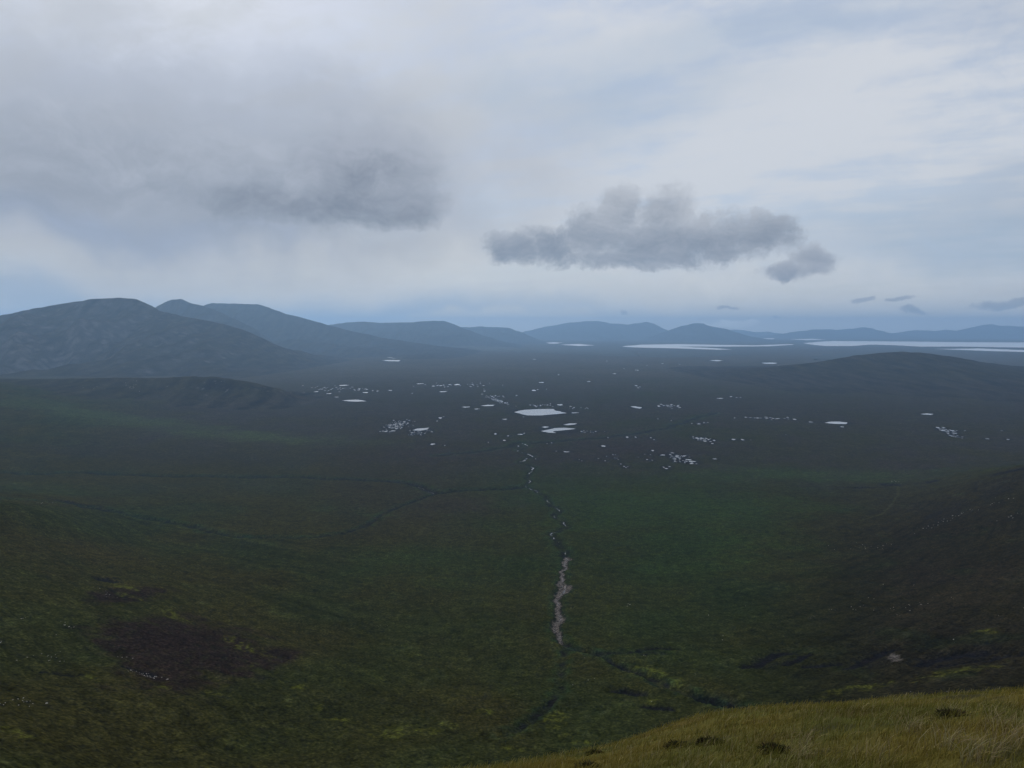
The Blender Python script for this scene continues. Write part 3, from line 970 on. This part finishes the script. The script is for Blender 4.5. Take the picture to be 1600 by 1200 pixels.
def link(name, me, mat=None, parent=None, kind=None, label=None, category=None, group=None):
    o = bpy.data.objects.new(name, me)
    COL.objects.link(o)
    if mat is not None and me is not None and not me.materials:
        me.materials.append(mat)
    if parent is not None:
        o.parent = parent
    if kind: o['kind'] = kind
    if label: o['label'] = label
    if category: o['category'] = category
    if group: o['group'] = group
    return o


def grid_faces(nr, nc):
    i = np.arange(nr * nc).reshape(nr, nc)
    return np.stack([i[:-1, :-1], i[:-1, 1:], i[1:, 1:], i[1:, :-1]], -1).reshape(-1, 4)


# moorland: one sheet from the foot of our slope to beyond the coast
angs = np.r_[np.linspace(-1.3, -.66, 40)[:-1], np.linspace(-.66, .66, 700), np.linspace(.66, 1.3, 40)[1:]]
rads = np.r_[np.exp(np.linspace(math.log(62), math.log(280), 55))[:-1], np.exp(np.linspace(math.log(280), math.log(5600), 660))[:-1],
             np.exp(np.linspace(math.log(5600), math.log(49000), 220))]
A, Rr = np.meshgrid(angs, rads[::-1])
gx = (Rr * np.sin(A)).ravel(); gy = (Rr * np.cos(A)).ravel()
gz = ground1(gx, gy)
# far coast: the land dips under the sea arms
for poly, _ in SEA:
    pass
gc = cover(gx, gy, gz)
for i, (u, v, ru, rv, tilt, colr, st) in enumerate((
        (60, 860, 190, 62, .1, (.043, .036, .014), .7), (90, 640, 140, 11, .1, (.046, .066, .024), .8), (230, 660, 140, 8, .1, (.050, .072, .024), .8), (390, 682, 140, 8, .05, (.054, .074, .024), .9),
        (560, 690, 90, 5, 0, (.042, .056, .022), .5), (120, 620, 110, 6, 0, (.034, .046, .02), .6), (330, 640, 150, 6, 0, (.036, .030, .028), .7), (250, 715, 260, 10, 0, (.028, .026, .024), .6),
        (1060, 790, 190, 40, 0, (.031, .054, .014), .8), (1120, 860, 150, 34, 0, (.026, .046, .012), .7), (640, 880, 130, 30, 0, (.028, .044, .014), .6), (1320, 745, 160, 10, 0, (.040, .062, .022), .8), (1180, 738, 140, 9, 0, (.036, .058, .020), .7),
        (700, 830, 36, 16, .2, (.040, .046, .02), .4), (60, 760, 90, 9, .15, (.036, .050, .016), .6), (1290, 612, 60, 5, 0, (.036, .052, .022), .4), (1500, 920, 130, 50, -.1, (.036, .028, .018), .5),
        (740, 712, 190, 18, 0, (.036, .027, .028), .7), (1000, 700, 150, 16, 0, (.035, .027, .028), .8), (730, 790, 90, 16, 0, (.037, .029, .022), .7))):
    e = world_ellipse(u, v, ru, rv)
    m = ell_mask(gx, gy, e, .8, 700 + i, tilt, (.1, 1.5)) * np.clip(.7 + .8 * fbm(gx / 60, gy / 25, 720, 3), 0, 1)
    gc = lerp(gc, np.array(colr) * (1 + .35 * fbm(gx / 9, gy / 12, 730, 2))[:, None], np.clip(m, 0, 1) * st)
for i, (e, tilt) in enumerate(PEAT_PATCH):
    m = ell_mask(gx, gy, e, .5, 300 + i, tilt) * (.75 + .5 * fbm(gx / 6, gy / 8, 310, 2))
    gc = lerp(gc, PATCH * .62, np.clip(m * 1.2, 0, .97))
for i, (e, tilt, st) in enumerate(BANK_E):
    m = ell_mask(gx, gy, e, .5, 60 + i, tilt)
    m = m * np.clip(.75 + 1.5 * fbm(gx / 6, gy / 4, 320, 3) + .25, 0, 1)
    gc = lerp(gc, PEAT, np.clip(m * 1.15, 0, 1) * st)
for i, (path, wd) in enumerate(STROKES):
    dd = path_dist(gx, gy, path, wd * 3)
    near = np.where(dd < wd * 3)[0]
    X_, Y_ = gx[near], gy[near]
    e_ = dd[near] / wd + .9 * fbm(X_ / (wd * 1.1), Y_ / (wd * 1.1), 340 + i, 3) + .5 * fbm(X_ / 2.2, Y_ / 2.2, 345, 2)
    gc[near] = lerp(gc[near], PEAT * .8, (1 - sstep(e_, .75, 1.25)) * .95)
rock_e = world_ellipse(1397, 1026, 10, 7)
m = ell_mask(gx, gy, rock_e, .6, 349, -.4)
gc = lerp(gc, np.array([.17, .15, .14]), np.clip(m, 0, 1) * .6)
for i, (e, tilt) in enumerate(FLUSH):
    m = ell_mask(gx, gy, e, .55, 400 + i, tilt) * np.clip(.35 + 2.0 * fbm(gx / 7, gy / 9, 330, 3), 0, 1)
    gc = lerp(gc, LIME, np.clip(m * .9, 0, .85))
for path, wd, dep, pk in CARVE:
    dd = path_dist(gx, gy, path, wd * 2.5)
    nz = fbm(gx / 14, gy / 14, 350, 3)
    side = np.clip((1 - sstep(dd, wd * .25, wd * 1.0)) * (pk - .05 + 1.8 * nz), 0, 1)
    gc = lerp(gc, PEAT, side * .9)
    lush = np.clip((1 - sstep(dd, wd * .9, wd * 2.2)) * (.45 + 1.3 * nz), 0, 1)
    gc = lerp(gc, np.array([.030, .058, .024]), lush * .6 * (1 - side))
dd = path_dist(gx, gy, TRACK, 12)
gc = lerp(gc, PALE * 1.3, (1 - sstep(dd, 1.0, 3.5)) * .3)
near = np.where(path_dist(gx, gy, GRAVEL, 30) < 28)[0]
X_, Y_ = gx[near], gy[near]
ratio = np.full(len(near), 1e9)
for (q0, q1, gw) in zip(GRAVEL[:-1], GRAVEL[1:], GRAVEL_W):
    ratio = np.minimum(ratio, path_dist(X_, Y_, np.stack([q0, q1]), 60) / gw)
ratio = ratio + .9 * fbm(X_ / 5, Y_ / 9, 352, 3)
tone = np.clip(.75 + 1.3 * fbm(X_ / 3, Y_ / 6, 353, 3), .25, 1.5)[:, None]
gc[near] = lerp(gc[near], PEAT, (1 - sstep(ratio, 1.2, 1.9)) * .6)
gc[near] = lerp(gc[near], np.array([.17, .147, .13]) * tone, (1 - sstep(ratio, .7, 1.15)))
gc[near] = lerp(gc[near], PEAT * 1.5, (1 - sstep(np.abs(ratio - .25), .05, .22)) * .7)
for P in POOLS:
    lo, hi = P['poly'].min(0), P['poly'].max(0)
    c0 = (lo + hi) / 2; R = (hi - lo) / 2 + np.array([10, 14])
    bb = np.where((np.abs(gx - c0[0]) < R[0] * 1.6) & (np.abs(gy - c0[1]) < R[1] * 1.6))[0]
    if len(bb):
        dd = np.hypot((gx[bb] - c0[0]) / R[0], (gy[bb] - c0[1]) / R[1])
        gc[bb] = lerp(gc[bb], PEAT * 1.6, (1 - sstep(dd, .9, 1.5)) * .6)
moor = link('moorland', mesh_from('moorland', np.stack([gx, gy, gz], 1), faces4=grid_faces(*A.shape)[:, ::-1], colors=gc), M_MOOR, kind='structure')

# hills, each a sheet of its own
for h in HILLS:
    wmax = h['front'] * 1.5
    xs = np.linspace(h['xs'][0], h['xs'][-1], h['nx'])
    tt = np.linspace(-1, 1, h['ny'])
    s = np.sign(tt) * np.abs(tt) ** 1.35
    off = np.where(s < 0, s * wmax, s * h['back'])
    X = np.broadcast_to(xs, (h['ny'], h['nx']))
    Y = np.interp(xs, h['xs'], h['ys'])[None] + off[:, None]
    x, y = X.ravel().copy(), Y.ravel().copy()
    g = ground0(x, y)
    r_ = hill_rise(h, x, y, g)
    z = g + r_ - 2.0 - 6 * (r_ <= 0)
    Z = z.reshape(X.shape)
    gyy = np.abs(np.gradient(Z, axis=0) / (np.gradient(Y, axis=0) + 1e-6)); gxx = np.abs(np.gradient(Z, axis=1) / (np.gradient(xs)[None] + 1e-6))
    steep = np.clip(np.hypot(gxx, gyy), 0, 1.2).ravel()
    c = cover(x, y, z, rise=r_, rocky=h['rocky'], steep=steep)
    link(h['name'], mesh_from(h['name'], np.stack([x, y, z], 1), faces4=grid_faces(*X.shape), colors=c), M_MOOR, kind='structure', label=h['label'])


# ------------------------------------------------------------------ water
def poly_mesh(name, poly, z, skirt=0.25):
    n = len(poly)
    c = poly.mean(0)
    bm = bmesh.new()
    vs = [bm.verts.new((p[0], p[1], z)) for p in poly]
    f = bm.faces.new(vs)
    if f.normal.z < 0 or True:
        bm.normal_update()
        if f.normal.z < 0:
            f.normal_flip()
    bmesh.ops.triangulate(bm, faces=[f])
    me = bpy.data.meshes.new(name)
    bm.to_mesh(me); bm.free()
    return me


for P in POOLS:
    link(P['name'], poly_mesh(P['name'], P['poly'], P['z'] + .12), M_WATER, kind='structure', label=P['label'], group=P['group'])
for poly, lab in SEA:
    link('sea', poly_mesh('sea', poly, SEA_Z), M_SEA, kind='structure', label=lab)


def ribbon(name, path, width, lift, mat, seed, kind='structure', label=None, vary=.5, lo=.25, hide=-.35):
    path = np.stack([np.interp(np.linspace(0, len(path) - 1, len(path) * 3), np.arange(len(path)), path[:, k_]) for k_ in (0, 1)], 1)
    n = len(path)
    t = np.gradient(path, axis=0); t /= np.hypot(t[:, :1], t[:, 1:]) + 1e-9
    nrm = np.stack([-t[:, 1], t[:, 0]], 1)
    s = np.arange(n)
    wv = width * np.clip(1 + vary * 1.8 * perlin(s / 3.1, s * 0 + .5, seed), lo, 2.4)
    wv2 = width * np.clip(1 + vary * 1.8 * perlin(s / 2.7, s * 0 + .9, seed + 4), lo, 2.4)
    L = path + nrm * wv[:, None] / 2; R = path - nrm * wv2[:, None] / 2
    n = len(path); s = np.arange(n)
    z = ground1(path[:, 0].copy(), path[:, 1].copy()) + lift * np.clip(perlin(s / 7.0, s * 0 + 2.5, seed + 9) * 3.0 + hide, -1.5, 1.0)
    co = np.concatenate([np.c_[L, z], np.c_[R, z]])
    f = [(i, i + n, i + n + 1, i + 1) for i in range(n - 1)]
    return link(name, mesh_from(name, co, faces4=f), mat, kind=kind, label=label)


ribbon('stream', STREAM[: int(len(STREAM) * .42)], 2.6, .45, M_WATER, 3, vary=1.6, lo=.08, label='thin bright stream winding out onto the bog')
ribbon('stream', STREAM[int(len(STREAM) * .42):], 1.0, .35, M_WATER, 5, vary=1.6, lo=.08, label='upper stream between dark banks above the gravel')
ribbon('stream', GRAVEL, .8, .3, M_WATER, 8, vary=1.2, lo=.1, label='trickle of water in the pale gravel bed')
ribbon('stream', BURN_L[: int(len(BURN_L))], 1.0, .35, M_WATER, 6, vary=1.5, lo=.05, label='side stream crossing the moor from the left')


# ------------------------------------------------------------------ conifer plantation far out on the plain
def in_poly(x, y, poly):
    inside = np.zeros(x.shape, bool)
    n = len(poly)
    for i in range(n):
        x1, y1 = poly[i]; x2, y2 = poly[(i + 1) % n]
        c_ = ((y1 > y) != (y2 > y)) & (x < (x2 - x1) * (y - y1) / (y2 - y1 + 1e-12) + x1)
        inside ^= c_
    return inside


M_FOREST = plain_material('conifer_canopy', (.008, .014, .010), .5, .02, bump=0)
for outline, z, lab in (
    ([(640, 533.5), (690, 535.5), (760, 541.5), (810, 543.5), (860, 543), (930, 541.5), (965, 543), (985, 548), (1004, 556.5), (960, 556), (905, 553.5), (860, 551.5), (800, 549.5), (740, 546.5), (690, 540)], -28,
     'dark conifer plantation stretched below the rolling ridge'),
    ([(1000, 549.5), (1060, 548.5), (1120, 550.5), (1176, 551.5), (1130, 554.5), (1060, 558), (1000, 556)], -30, 'dark conifer plantation right of centre below the sea inlet'),
    ([(1290, 553), (1330, 551.5), (1380, 553), (1360, 557), (1300, 561), (1270, 561.5)], -30, 'small dark conifer plantation left of the dome hill top'),
):
    poly = outline_world(outline, z)
    lo, hi = poly.min(0), poly.max(0)
    nxp, nyp = int((hi[0] - lo[0]) / 28), int((hi[1] - lo[1]) / 60)
    X, Y = np.meshgrid(np.linspace(lo[0], hi[0], nxp), np.linspace(lo[1], hi[1], nyp))
    fx, fy = X.ravel(), Y.ravel()
    wx = fx + 160 * fbm(fx / 500, fy / 500, 500, 2); wy = fy + 420 * fbm(fx / 500, fy / 900, 503, 2)
    ins = in_poly(wx, wy, poly) & (fy < 17500) & (fbm(fx / 420, fy / 900, 505, 3) > -.42)
    gg = ground0(fx, fy)
    gg = gg + hills_height(fx, fy, gg)
    zz_ = gg + np.where(ins, rng.uniform(8, 19, fx.shape), -3)
    fcs = grid_faces(nyp, nxp)
    keep = ins[fcs].any(1)
    fcs = fcs[keep]
    used = np.unique(fcs); remap = -np.ones(len(fx), int); remap[used] = np.arange(len(used))
    link('conifer_plantation', mesh_from('conifer_plantation', np.stack([fx, fy, zz_], 1)[used], faces4=remap[fcs], smooth=False), M_FOREST,
         kind='stuff', label=lab)

# ------------------------------------------------------------------ boulders
def boulder_mesh(seed):
    bm = bmesh.new()
    bmesh.ops.create_icosphere(bm, subdivisions=2, radius=1.0)
    r = random.Random(seed)
    sc = (r.uniform(.8, 1.3), r.uniform(.7, 1.1), r.uniform(.55, .9))
    planes = []
    for _ in range(9):
        v = (r.gauss(0, 1), r.gauss(0, 1), r.gauss(0, 1)); L = math.sqrt(sum(q * q for q in v))
        planes.append(([q / L for q in v], r.uniform(.55, .85)))
    for v in bm.verts:
        p = [v.co.x, v.co.y, v.co.z]
        for nrm, dd in planes:
            k_ = sum(a * b for a, b in zip(p, nrm)) - dd
            if k_ > 0:
                p = [a - b * k_ for a, b in zip(p, nrm)]
        v.co = (p[0] * sc[0], p[1] * sc[1], p[2] * sc[2])
    me = bpy.data.meshes.new('boulder'); bm.to_mesh(me); bm.free()
    me.materials.append(M_BOULDER)
    return me


BM = [boulder_mesh(s_) for s_ in range(6)]


def boulders(px, words, smin=1.2, smax=3.0):
    """px: (u, v) list"""
    px = np.array(px, float)
    p = cast(px[:, 0], px[:, 1])
    z = ground1(p[:, 0].copy(), p[:, 1].copy())
    z = z + hills_height(p[:, 0], p[:, 1], z)
    for (x, y, _), zz_ in zip(p, z):
        o = link('boulder', BM[random.randrange(6)], None, label='pale boulder ' + words, category='boulder', group='pale boulders ' + words)
        q = (smin + (smax - smin) * random.random() ** 2.0) * math.hypot(x, y) / F * .5 * .72
        o.scale = (q * random.uniform(.8, 1.5), q, q * random.uniform(.7, 1.1))
        o.location = (x, y, zz_ + q * .15)
        o.rotation_euler = (random.uniform(-.4, .4), random.uniform(-.4, .4), random.uniform(0, 6.28))


def spray(u, v, su, sv, n, tilt=0.0):
    out = []
    for _ in range(n):
        a = random.gauss(0, su)
        out.append((u + a, v + tilt * a + random.gauss(0, sv)))
    return out


boulders(spray(222, 1052, 12, 3.2, 34, .25), 'in the scree patch below the dark heather on the left slope', 1.2, 3.6)
boulders(spray(40, 1097, 12, 3, 12, .1), 'in the outcrop near the lower left corner', 2, 5)
boulders(spray(5, 1100, 4, 2, 3), 'in the outcrop near the lower left corner', 2, 4)
boulders(spray(85, 1030, 8, 3, 7, .2) + spray(105, 977, 6, 3, 7, .2) + spray(38, 965, 5, 2, 4) + [(88, 992), (2, 1002), (0, 1004)] + spray(60, 1025, 22, 4, 8), 'scattered on the left slope above the corner outcrop', 1.4, 3.6)
boulders(spray(170, 930, 8, 4, 9, .4), 'along the edge of the bright green flush on the left slope', 1.2, 2.4)
boulders(spray(200, 1025, 10, 3, 6), 'just above the scree patch on the left slope', 1.2, 2.6)
boulders(spray(1510, 800, 30, 2.4, 20, -.42), 'in the upper string of stones on the right slope', 1.1, 2.6)
boulders(spray(1465, 818, 30, 3, 14, -.3), 'in the upper string of stones on the right slope', 1.1, 2.6)
boulders(spray(1585, 805, 10, 2, 7, -.35) + spray(1560, 785, 12, 2, 6, -.35), 'in the upper string of stones on the right slope', 1.2, 2.8)
boulders(spray(1350, 855, 20, 3, 16, -.05), 'in the middle of the right slope', 1.1, 2.2)
boulders(spray(1450, 942, 40, 5, 16, -.2) + spray(1330, 948, 36, 4, 12, -.15), 'low on the right slope above the peat banks', 1.1, 2.4)
boulders([(1490, 999), (1491, 1004), (1406, 962), (1422, 954), (1130, 993), (1129, 1000), (1107, 961), (1165, 947), (1380, 913), (1428, 914), (1344, 939), (1357, 934), (1600, 950), (1560, 962)], 'standing alone on the right slope', 1.6, 3)
boulders([(1423, 1081), (1480, 1081), (1070, 1080), (1086, 1053), (1006, 1024), (1009, 1025), (913, 1028), (919, 1063), (929, 1060), (895, 1070), (1018, 1096)], 'on the green ground below the stream fork', 1.4, 2.6)
boulders(spray(985, 945, 7, 2, 7) + [(892, 950)], 'in the small patch right of the gravel bed', 1.2, 2.4)
boulders(spray(585, 978, 12, 1.5, 6), 'in the small patch left of the gravel bed', 1.1, 2)
boulders(spray(1397, 753, 6, 1.4, 10), 'beside the dark peat cutting on the right', 1.0, 1.8)
boulders(spray(70, 785, 8, 1.2, 8), 'in the gully below the left spur', 1.0, 2.0)
boulders(spray(205, 602, 8, 4.5, 26, -.1), 'on the rocky cliff of the left spur', .9, 2.2)
boulders(spray(340, 596, 10, 1.5, 5) + spray(150, 606, 16, 2, 5), 'on the rocky cliff of the left spur', .9, 1.8)

# stones filling the gravel bed: far too many to count
gs_co = []
for _ in range(1500):
    i = random.randrange(len(GRAVEL) - 1)
    a, b = GRAVEL[i], GRAVEL[i + 1]
    sg = GRAVEL_W[i] * .42
    gs_co.append(a + (b - a) * random.random() + np.array([random.gauss(0, sg), random.gauss(0, sg)]))
gs = np.array(gs_co)
gzv = ground1(gs[:, 0].copy(), gs[:, 1].copy())
oct_v = np.array([(1, 0, 0), (-1, 0, 0), (0, 1, 0), (0, -1, 0), (0, 0, 1), (0, 0, -1)], float)
oct_f = np.array([(0, 2, 4), (2, 1, 4), (1, 3, 4), (3, 0, 4), (2, 0, 5), (1, 2, 5), (3, 1, 5), (0, 3, 5)])
sz = rng.uniform(.2, .6, (len(gs), 1)) * rng.uniform(.7, 1.3, (len(gs), 3))
vv = oct_v[None] * sz[:, None] * (1 + rng.normal(0, .15, (len(gs), 6, 1))) + np.stack([gs[:, 0], gs[:, 1], gzv + .15], 1)[:, None]
ff = oct_f[None] + (np.arange(len(gs)) * 6)[:, None, None]
link('gravel_bed', mesh_from('gravel_bed', vv.reshape(-1, 3), faces3=ff.reshape(-1, 3), smooth=False), M_GRAVEL, kind='stuff', label='pale stony bed of the stream in the valley floor')

# ------------------------------------------------------------------ our own slope in the foreground
def _brow():
    """fall of the slope across x, from the brow line seen in the picture (less the height of the grass)"""
    ub = np.array([600, 700, 800, 900, 1000, 1100, 1200, 1300, 1400, 1500, 1560, 1600, 1700, 1900], float)
    vb = np.array([1216, 1202, 1190, 1175, 1155, 1130, 1104, 1097, 1095, 1092, 1083, 1080, 1074, 1066], float) + 7
    x, y, z = px_dir(ub, vb)
    return (ub - 800) / F * 18.0, -z / y - 2 * math.sqrt(1.7 * .00525)


_bx, _ba = _brow()
_ax = np.r_[-45, -15, -8, _bx, 30, 46]
_av = np.r_[.80, .62, .52, _ba, _ba[-1] - .01, _ba[-1] - .015]


def slope0(x, y):
    a = np.interp(x, _ax, _av)
    a = a
    drop = 1.7 + a * y + .00525 * np.clip(y, 0, None) ** 2
    return ZC - drop


def slope(x, y):
    z = slope0(x, y)
    z = z + .16 * fbm(x / 2.3, y / 2.3, 600, 3) + .10 * ridged(x / .9, y / .9, 604, 2) - .08 + .03 * fbm(x / .25, y / .25, 606, 2)
    return z


sx = np.linspace(-42, 46, 300)
sy = np.r_[np.linspace(-14, 2, 24)[:-1], np.linspace(2, 26, 170)[:-1], np.linspace(26, 84, 80)]
X, Y = np.meshgrid(sx, sy)
fx, fy = X.ravel(), Y.ravel()
turf_n = fbm(fx / 1.6, fy / 1.6, 610, 4); turf_m = fbm(fx / 5, fy / 5, 612, 3)
STRAW = np.array([.30, .25, .13]); GOLD = np.array([.190, .155, .034]); GRASSG = np.array([.116, .118, .026]); RUST = np.array([.115, .072, .022]); DARKT = np.array([.022, .02, .010])
tc_ = lerp(np.broadcast_to(GOLD * .5, fx.shape + (3,)).copy(), GRASSG * .55, sstep(turf_m, -.2, .3))
tc_ = lerp(tc_, RUST * .6, sstep(turf_n, .05, .5) * .7)
tc_ = lerp(tc_, DARKT, sstep(-turf_n, .1, .45) * .8)
link('hillside', mesh_from('hillside', np.stack([fx, fy, slope(fx, fy)], 1), faces4=grid_faces(*X.shape), colors=tc_), M_TURF, kind='structure')


def blades(bx, by, length, width, lean, colour, wind=(.25, -.1)):
    """curved tapering grass blades rooted on the slope; arrays"""
    n = len(bx)
    bz = slope(bx, by) - .02
    th_ = rng.uniform(0, 2 * np.pi, n)
    dirx = np.cos(th_) * lean + wind[0]; diry = np.sin(th_) * lean + wind[1]
    ph = rng.uniform(0, np.pi, n)
    wx, wy = np.cos(ph) * width / 2, np.sin(ph) * width / 2
    rows = []
    for k_, (h_, b_, w_) in enumerate(((0, 0, 1.0), (.5, .22, .85), (.85, .65, .5), (1.0, 1.0, 0.0))):
        cx = bx + dirx * length * b_; cy = by + diry * length * b_; cz = bz + length * h_ * np.sqrt(np.clip(1 - (b_ * lean * .7) ** 2, .2, 1))
        if w_ > 0:
            rows += [np.stack([cx - wx * w_, cy - wy * w_, cz], 1), np.stack([cx + wx * w_, cy + wy * w_, cz], 1)]
        else:
            rows += [np.stack([cx, cy, cz], 1)]
    co = np.stack(rows, 1)
    f = np.array([(0, 1, 3), (0, 3, 2), (2, 3, 5), (2, 5, 4), (4, 5, 6)])
    ff_ = f[None] + (np.arange(n) * 7)[:, None, None]
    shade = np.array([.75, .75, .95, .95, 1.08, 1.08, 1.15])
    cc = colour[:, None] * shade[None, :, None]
    return co.reshape(-1, 3), ff_.reshape(-1, 3), cc.reshape(-1, 3)


def visible_slope(n, ymin, ymax, umin=560, umax=1680):
    y = ymin + (ymax - ymin) * rng.random(n)
    u = rng.uniform(umin, umax, n)
    return (u - 800) / F * y * 1.05, y


parts = []
for n, y0, y1, l0, l1, wd in ((34000, 4.2, 9, .06, .22, .006), (36000, 8, 15, .07, .22, .009), (30000, 14, 27, .08, .22, .013)):
    bx, by = visible_slope(n, y0, y1)
    m1 = fbm(bx / 1.6, by / 1.6, 610, 4); m2 = fbm(bx / 5, by / 5, 612, 3); m3 = fbm(bx / .6, by / .6, 614, 2)
    keep = rng.random(n) < np.clip(.95 + 1.3 * m1 + .5 * m3, .12, 1)
    bx, by, m1, m2, m3 = bx[keep], by[keep], m1[keep], m2[keep], m3[keep]
    q = rng.random(len(bx))
    colr = lerp(np.broadcast_to(GOLD, (len(bx), 3)).copy(), GRASSG, np.clip(sstep(m2 + rng.normal(0, .2, len(bx)), -.15, .3), 0, 1))
    colr = lerp(colr, RUST, (sstep(m1 + rng.normal(0, .2, len(bx)), .2, .6)) * .5)
    colr = lerp(colr, STRAW, (q < np.clip(.05 + .16 * sstep(m3 + m2, .0, .5), 0, 1)) * .8)
    colr = colr * rng.uniform(.65, 1.3, (len(bx), 1))
    ln = rng.uniform(l0, l1, len(bx)) * (1 + .5 * m3)
    parts.append(blades(bx, by, ln, wd * rng.uniform(.6, 1.2, len(bx)), rng.uniform(.15, .75, len(bx)), colr))
off = 0; cos, fs, cs = [], [], []
for co, f_, c_ in parts:
    cos.append(co); fs.append(f_ + off); cs.append(c_); off += len(co)
link('grass', mesh_from('grass', np.concatenate(cos), faces3=np.concatenate(fs), colors=np.concatenate(cs)), M_GRASS, kind='stuff',
     label='olive and straw coloured moor grass on the near slope')


def slope_at(u, v):
    x, y, z = px_dir(u, v)
    t_ = np.linspace(2, 26, 600)
    dd_ = ZC + z / y * t_ - slope0(x / y * t_, t_)
    k_ = int((dd_ < 0).argmax()) if (dd_ < 0).any() else 280
    return float(x / y * t_[k_]), float(t_[k_])


tufts = [(1245, 1188, 'pale bleached grass tuft at the bottom edge left of centre of the near slope', .34, 26), (1375, 1190, 'lone pale grass wisp at the bottom edge of the near slope', .38, 7),
         (1348, 1170, 'flattened straw tuft above the lone wisp on the near slope', .22, 34), (1545, 1180, 'tall pale grass tuft near the lower right corner', .42, 22),
         (1475, 1170, 'leaning straw tuft with long curved blades right of the flattened tuft', .45, 26), (1580, 1160, 'pale arching tuft at the right edge of the near slope', .45, 24),
         (1420, 1142, 'grey straw tuft in the middle of the near slope', .34, 30), (1485, 1118, 'green gold tuft with a dark hollow on the upper right slope', .32, 20),
         (1560, 1135, 'bleached tuft high on the right side of the near slope', .38, 24), (1170, 1115, 'small pale wisp on the brow at the left of the near slope', .26, 8),
         (1255, 1162, 'straw tuft above the bleached tuft at the bottom edge', .28, 22), (1010, 1185, 'thin straw tuft on the left tail of the near slope', .26, 14),
         (1520, 1196, 'pale blades cut by the bottom edge near the right corner', .42, 22)]
for i, (u, v, lab, ln, cnt) in enumerate(tufts):
    tx, ty = slope_at(u, v)
    n = cnt * 2
    bx = tx + rng.normal(0, .10, n); by = ty + rng.normal(0, .10, n)
    colr = STRAW[None] * rng.uniform(.45, 1.15, (n, 1)) * (1 + rng.normal(0, .05, (n, 3)))
    co, f_, c_ = blades(bx, by, rng.uniform(.6, 1.1, n) * ln, .008 * rng.uniform(.7, 1.2, n), rng.uniform(.3, 1.0, n), colr)
    base = np.array([tx, ty, float(slope(np.array([tx]), np.array([ty]))[0])])
    o = link('grass_tuft', mesh_from('grass_tuft', co - base, faces3=f_, colors=c_), M_GRASS, label=lab, category='grass tuft', group='bleached grass tufts on the near slope')
    o.location = base

clumps = [(930, 1178, 'dark heather clump on the left tail of the near slope'), (1060, 1168, 'low dark heather clump left of the hollow below the brow'),
          (1112, 1164, 'dark heather clump in a hollow below the brow'), (1150, 1136, 'dark heather clump on the brow at left'),
          (1490, 1122, 'dark heather clump on the upper right of the near slope'), (1210, 1176, 'brown heather clump left of the bleached tuft'),
          (920, 1198, 'dark heather clump cut by the bottom edge at left')]
for i, (u, v, lab) in enumerate(clumps):
    tx, ty = slope_at(u, v)
    base = np.array([tx, ty, float(slope(np.array([tx]), np.array([ty]))[0])])
    R0 = rng.uniform(.12, .2)
    sxr, syr, hr = R0 * 1.6, R0 * .9, R0 * .42
    # woody core mound
    nu, nv = 14, 5
    uu, vv_ = np.meshgrid(np.linspace(0, 2 * np.pi, nu, endpoint=False), np.linspace(-.25, 1.45, nv))
    cr = np.cos(vv_) * (.85 + .12 * rng.normal(size=uu.shape))
    core = np.stack([cr * np.cos(uu) * sxr, cr * np.sin(uu) * syr, np.sin(vv_) * hr * .85], -1).reshape(-1, 3)
    cf = []
    for r_i in range(nv - 1):
        for c_i in range(nu):
            p0, p1 = r_i * nu + c_i, r_i * nu + (c_i + 1) % nu
            cf += [(p0, p1, p1 + nu), (p0, p1 + nu, p0 + nu)]
    n = 700
    th_ = rng.uniform(0, 6.28, n); el_ = np.arcsin(rng.random(n))
    pts3 = np.stack([np.cos(el_) * np.cos(th_) * sxr, np.cos(el_) * np.sin(th_) * syr, np.sin(el_) * hr], 1) * rng.uniform(.72, .9, (n, 1))
    outw = pts3 / (np.linalg.norm(pts3, axis=1, keepdims=True) + 1e-6)
    tip = pts3 + outw * rng.uniform(.03, .09, (n, 1)) + rng.normal(0, .02, (n, 3)) + np.array([0, 0, .02])
    side_ = pts3 + rng.normal(0, .02, (n, 3))
    vv = np.stack([pts3 - outw * .05, side_, tip], 1).reshape(-1, 3)
    hc = np.array([.034, .034, .014])[None] * rng.uniform(.5, 1.7, (n, 1))
    hc[rng.random(n) < .15] = np.array([.05, .032, .02])
    allv = np.concatenate([core, vv]); allf = np.concatenate([np.array(cf), np.arange(n * 3).reshape(-1, 3) + len(core)])
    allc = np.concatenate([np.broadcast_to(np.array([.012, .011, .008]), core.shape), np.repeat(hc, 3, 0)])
    o = link('heather_clump', mesh_from('heather_clump', allv, faces3=allf, colors=allc, smooth=False), M_GRASS, label=lab, category='heather',
             group='heather clumps on the near slope')
    o.location = base

# ------------------------------------------------------------------ haze box
hb = bmesh.new()
X0, X1, Y0, Y1, Z0, Z1 = -52000, 52000, -3000, 50000, -90, ZC + 640
vs = [hb.verts.new(p) for p in ((X0, Y0, Z0), (X1, Y0, Z0), (X1, Y1, Z0), (X0, Y1, Z0), (X0, Y0, Z1), (X1, Y0, Z1), (X1, Y1, Z1), (X0, Y1, Z1))]
for f in ((3, 2, 1, 0), (4, 5, 6, 7), (0, 1, 5, 4), (1, 2, 6, 5), (2, 3, 7, 6), (3, 0, 4, 7)):
    hb.faces.new([vs[i] for i in f])
hme = bpy.data.meshes.new('haze'); hb.to_mesh(hme); hb.free()
mh, th = new_mat('haze')
pv = th.n('ShaderNodeVolumePrincipled')
pv.inputs['Color'].default_value = (.42, .67, 1.0, 1)
pv.inputs['Density'].default_value = 4.1e-5
pv.inputs['Anisotropy'].default_value = 0.5
pv.inputs['Density Attribute'].default_value = ''
oo = th.n('ShaderNodeOutputMaterial')
th.link(pv.outputs[0], oo.inputs['Volume'])
mh.cycles.homogeneous_volume = True
link('haze', hme, mh, kind='stuff')
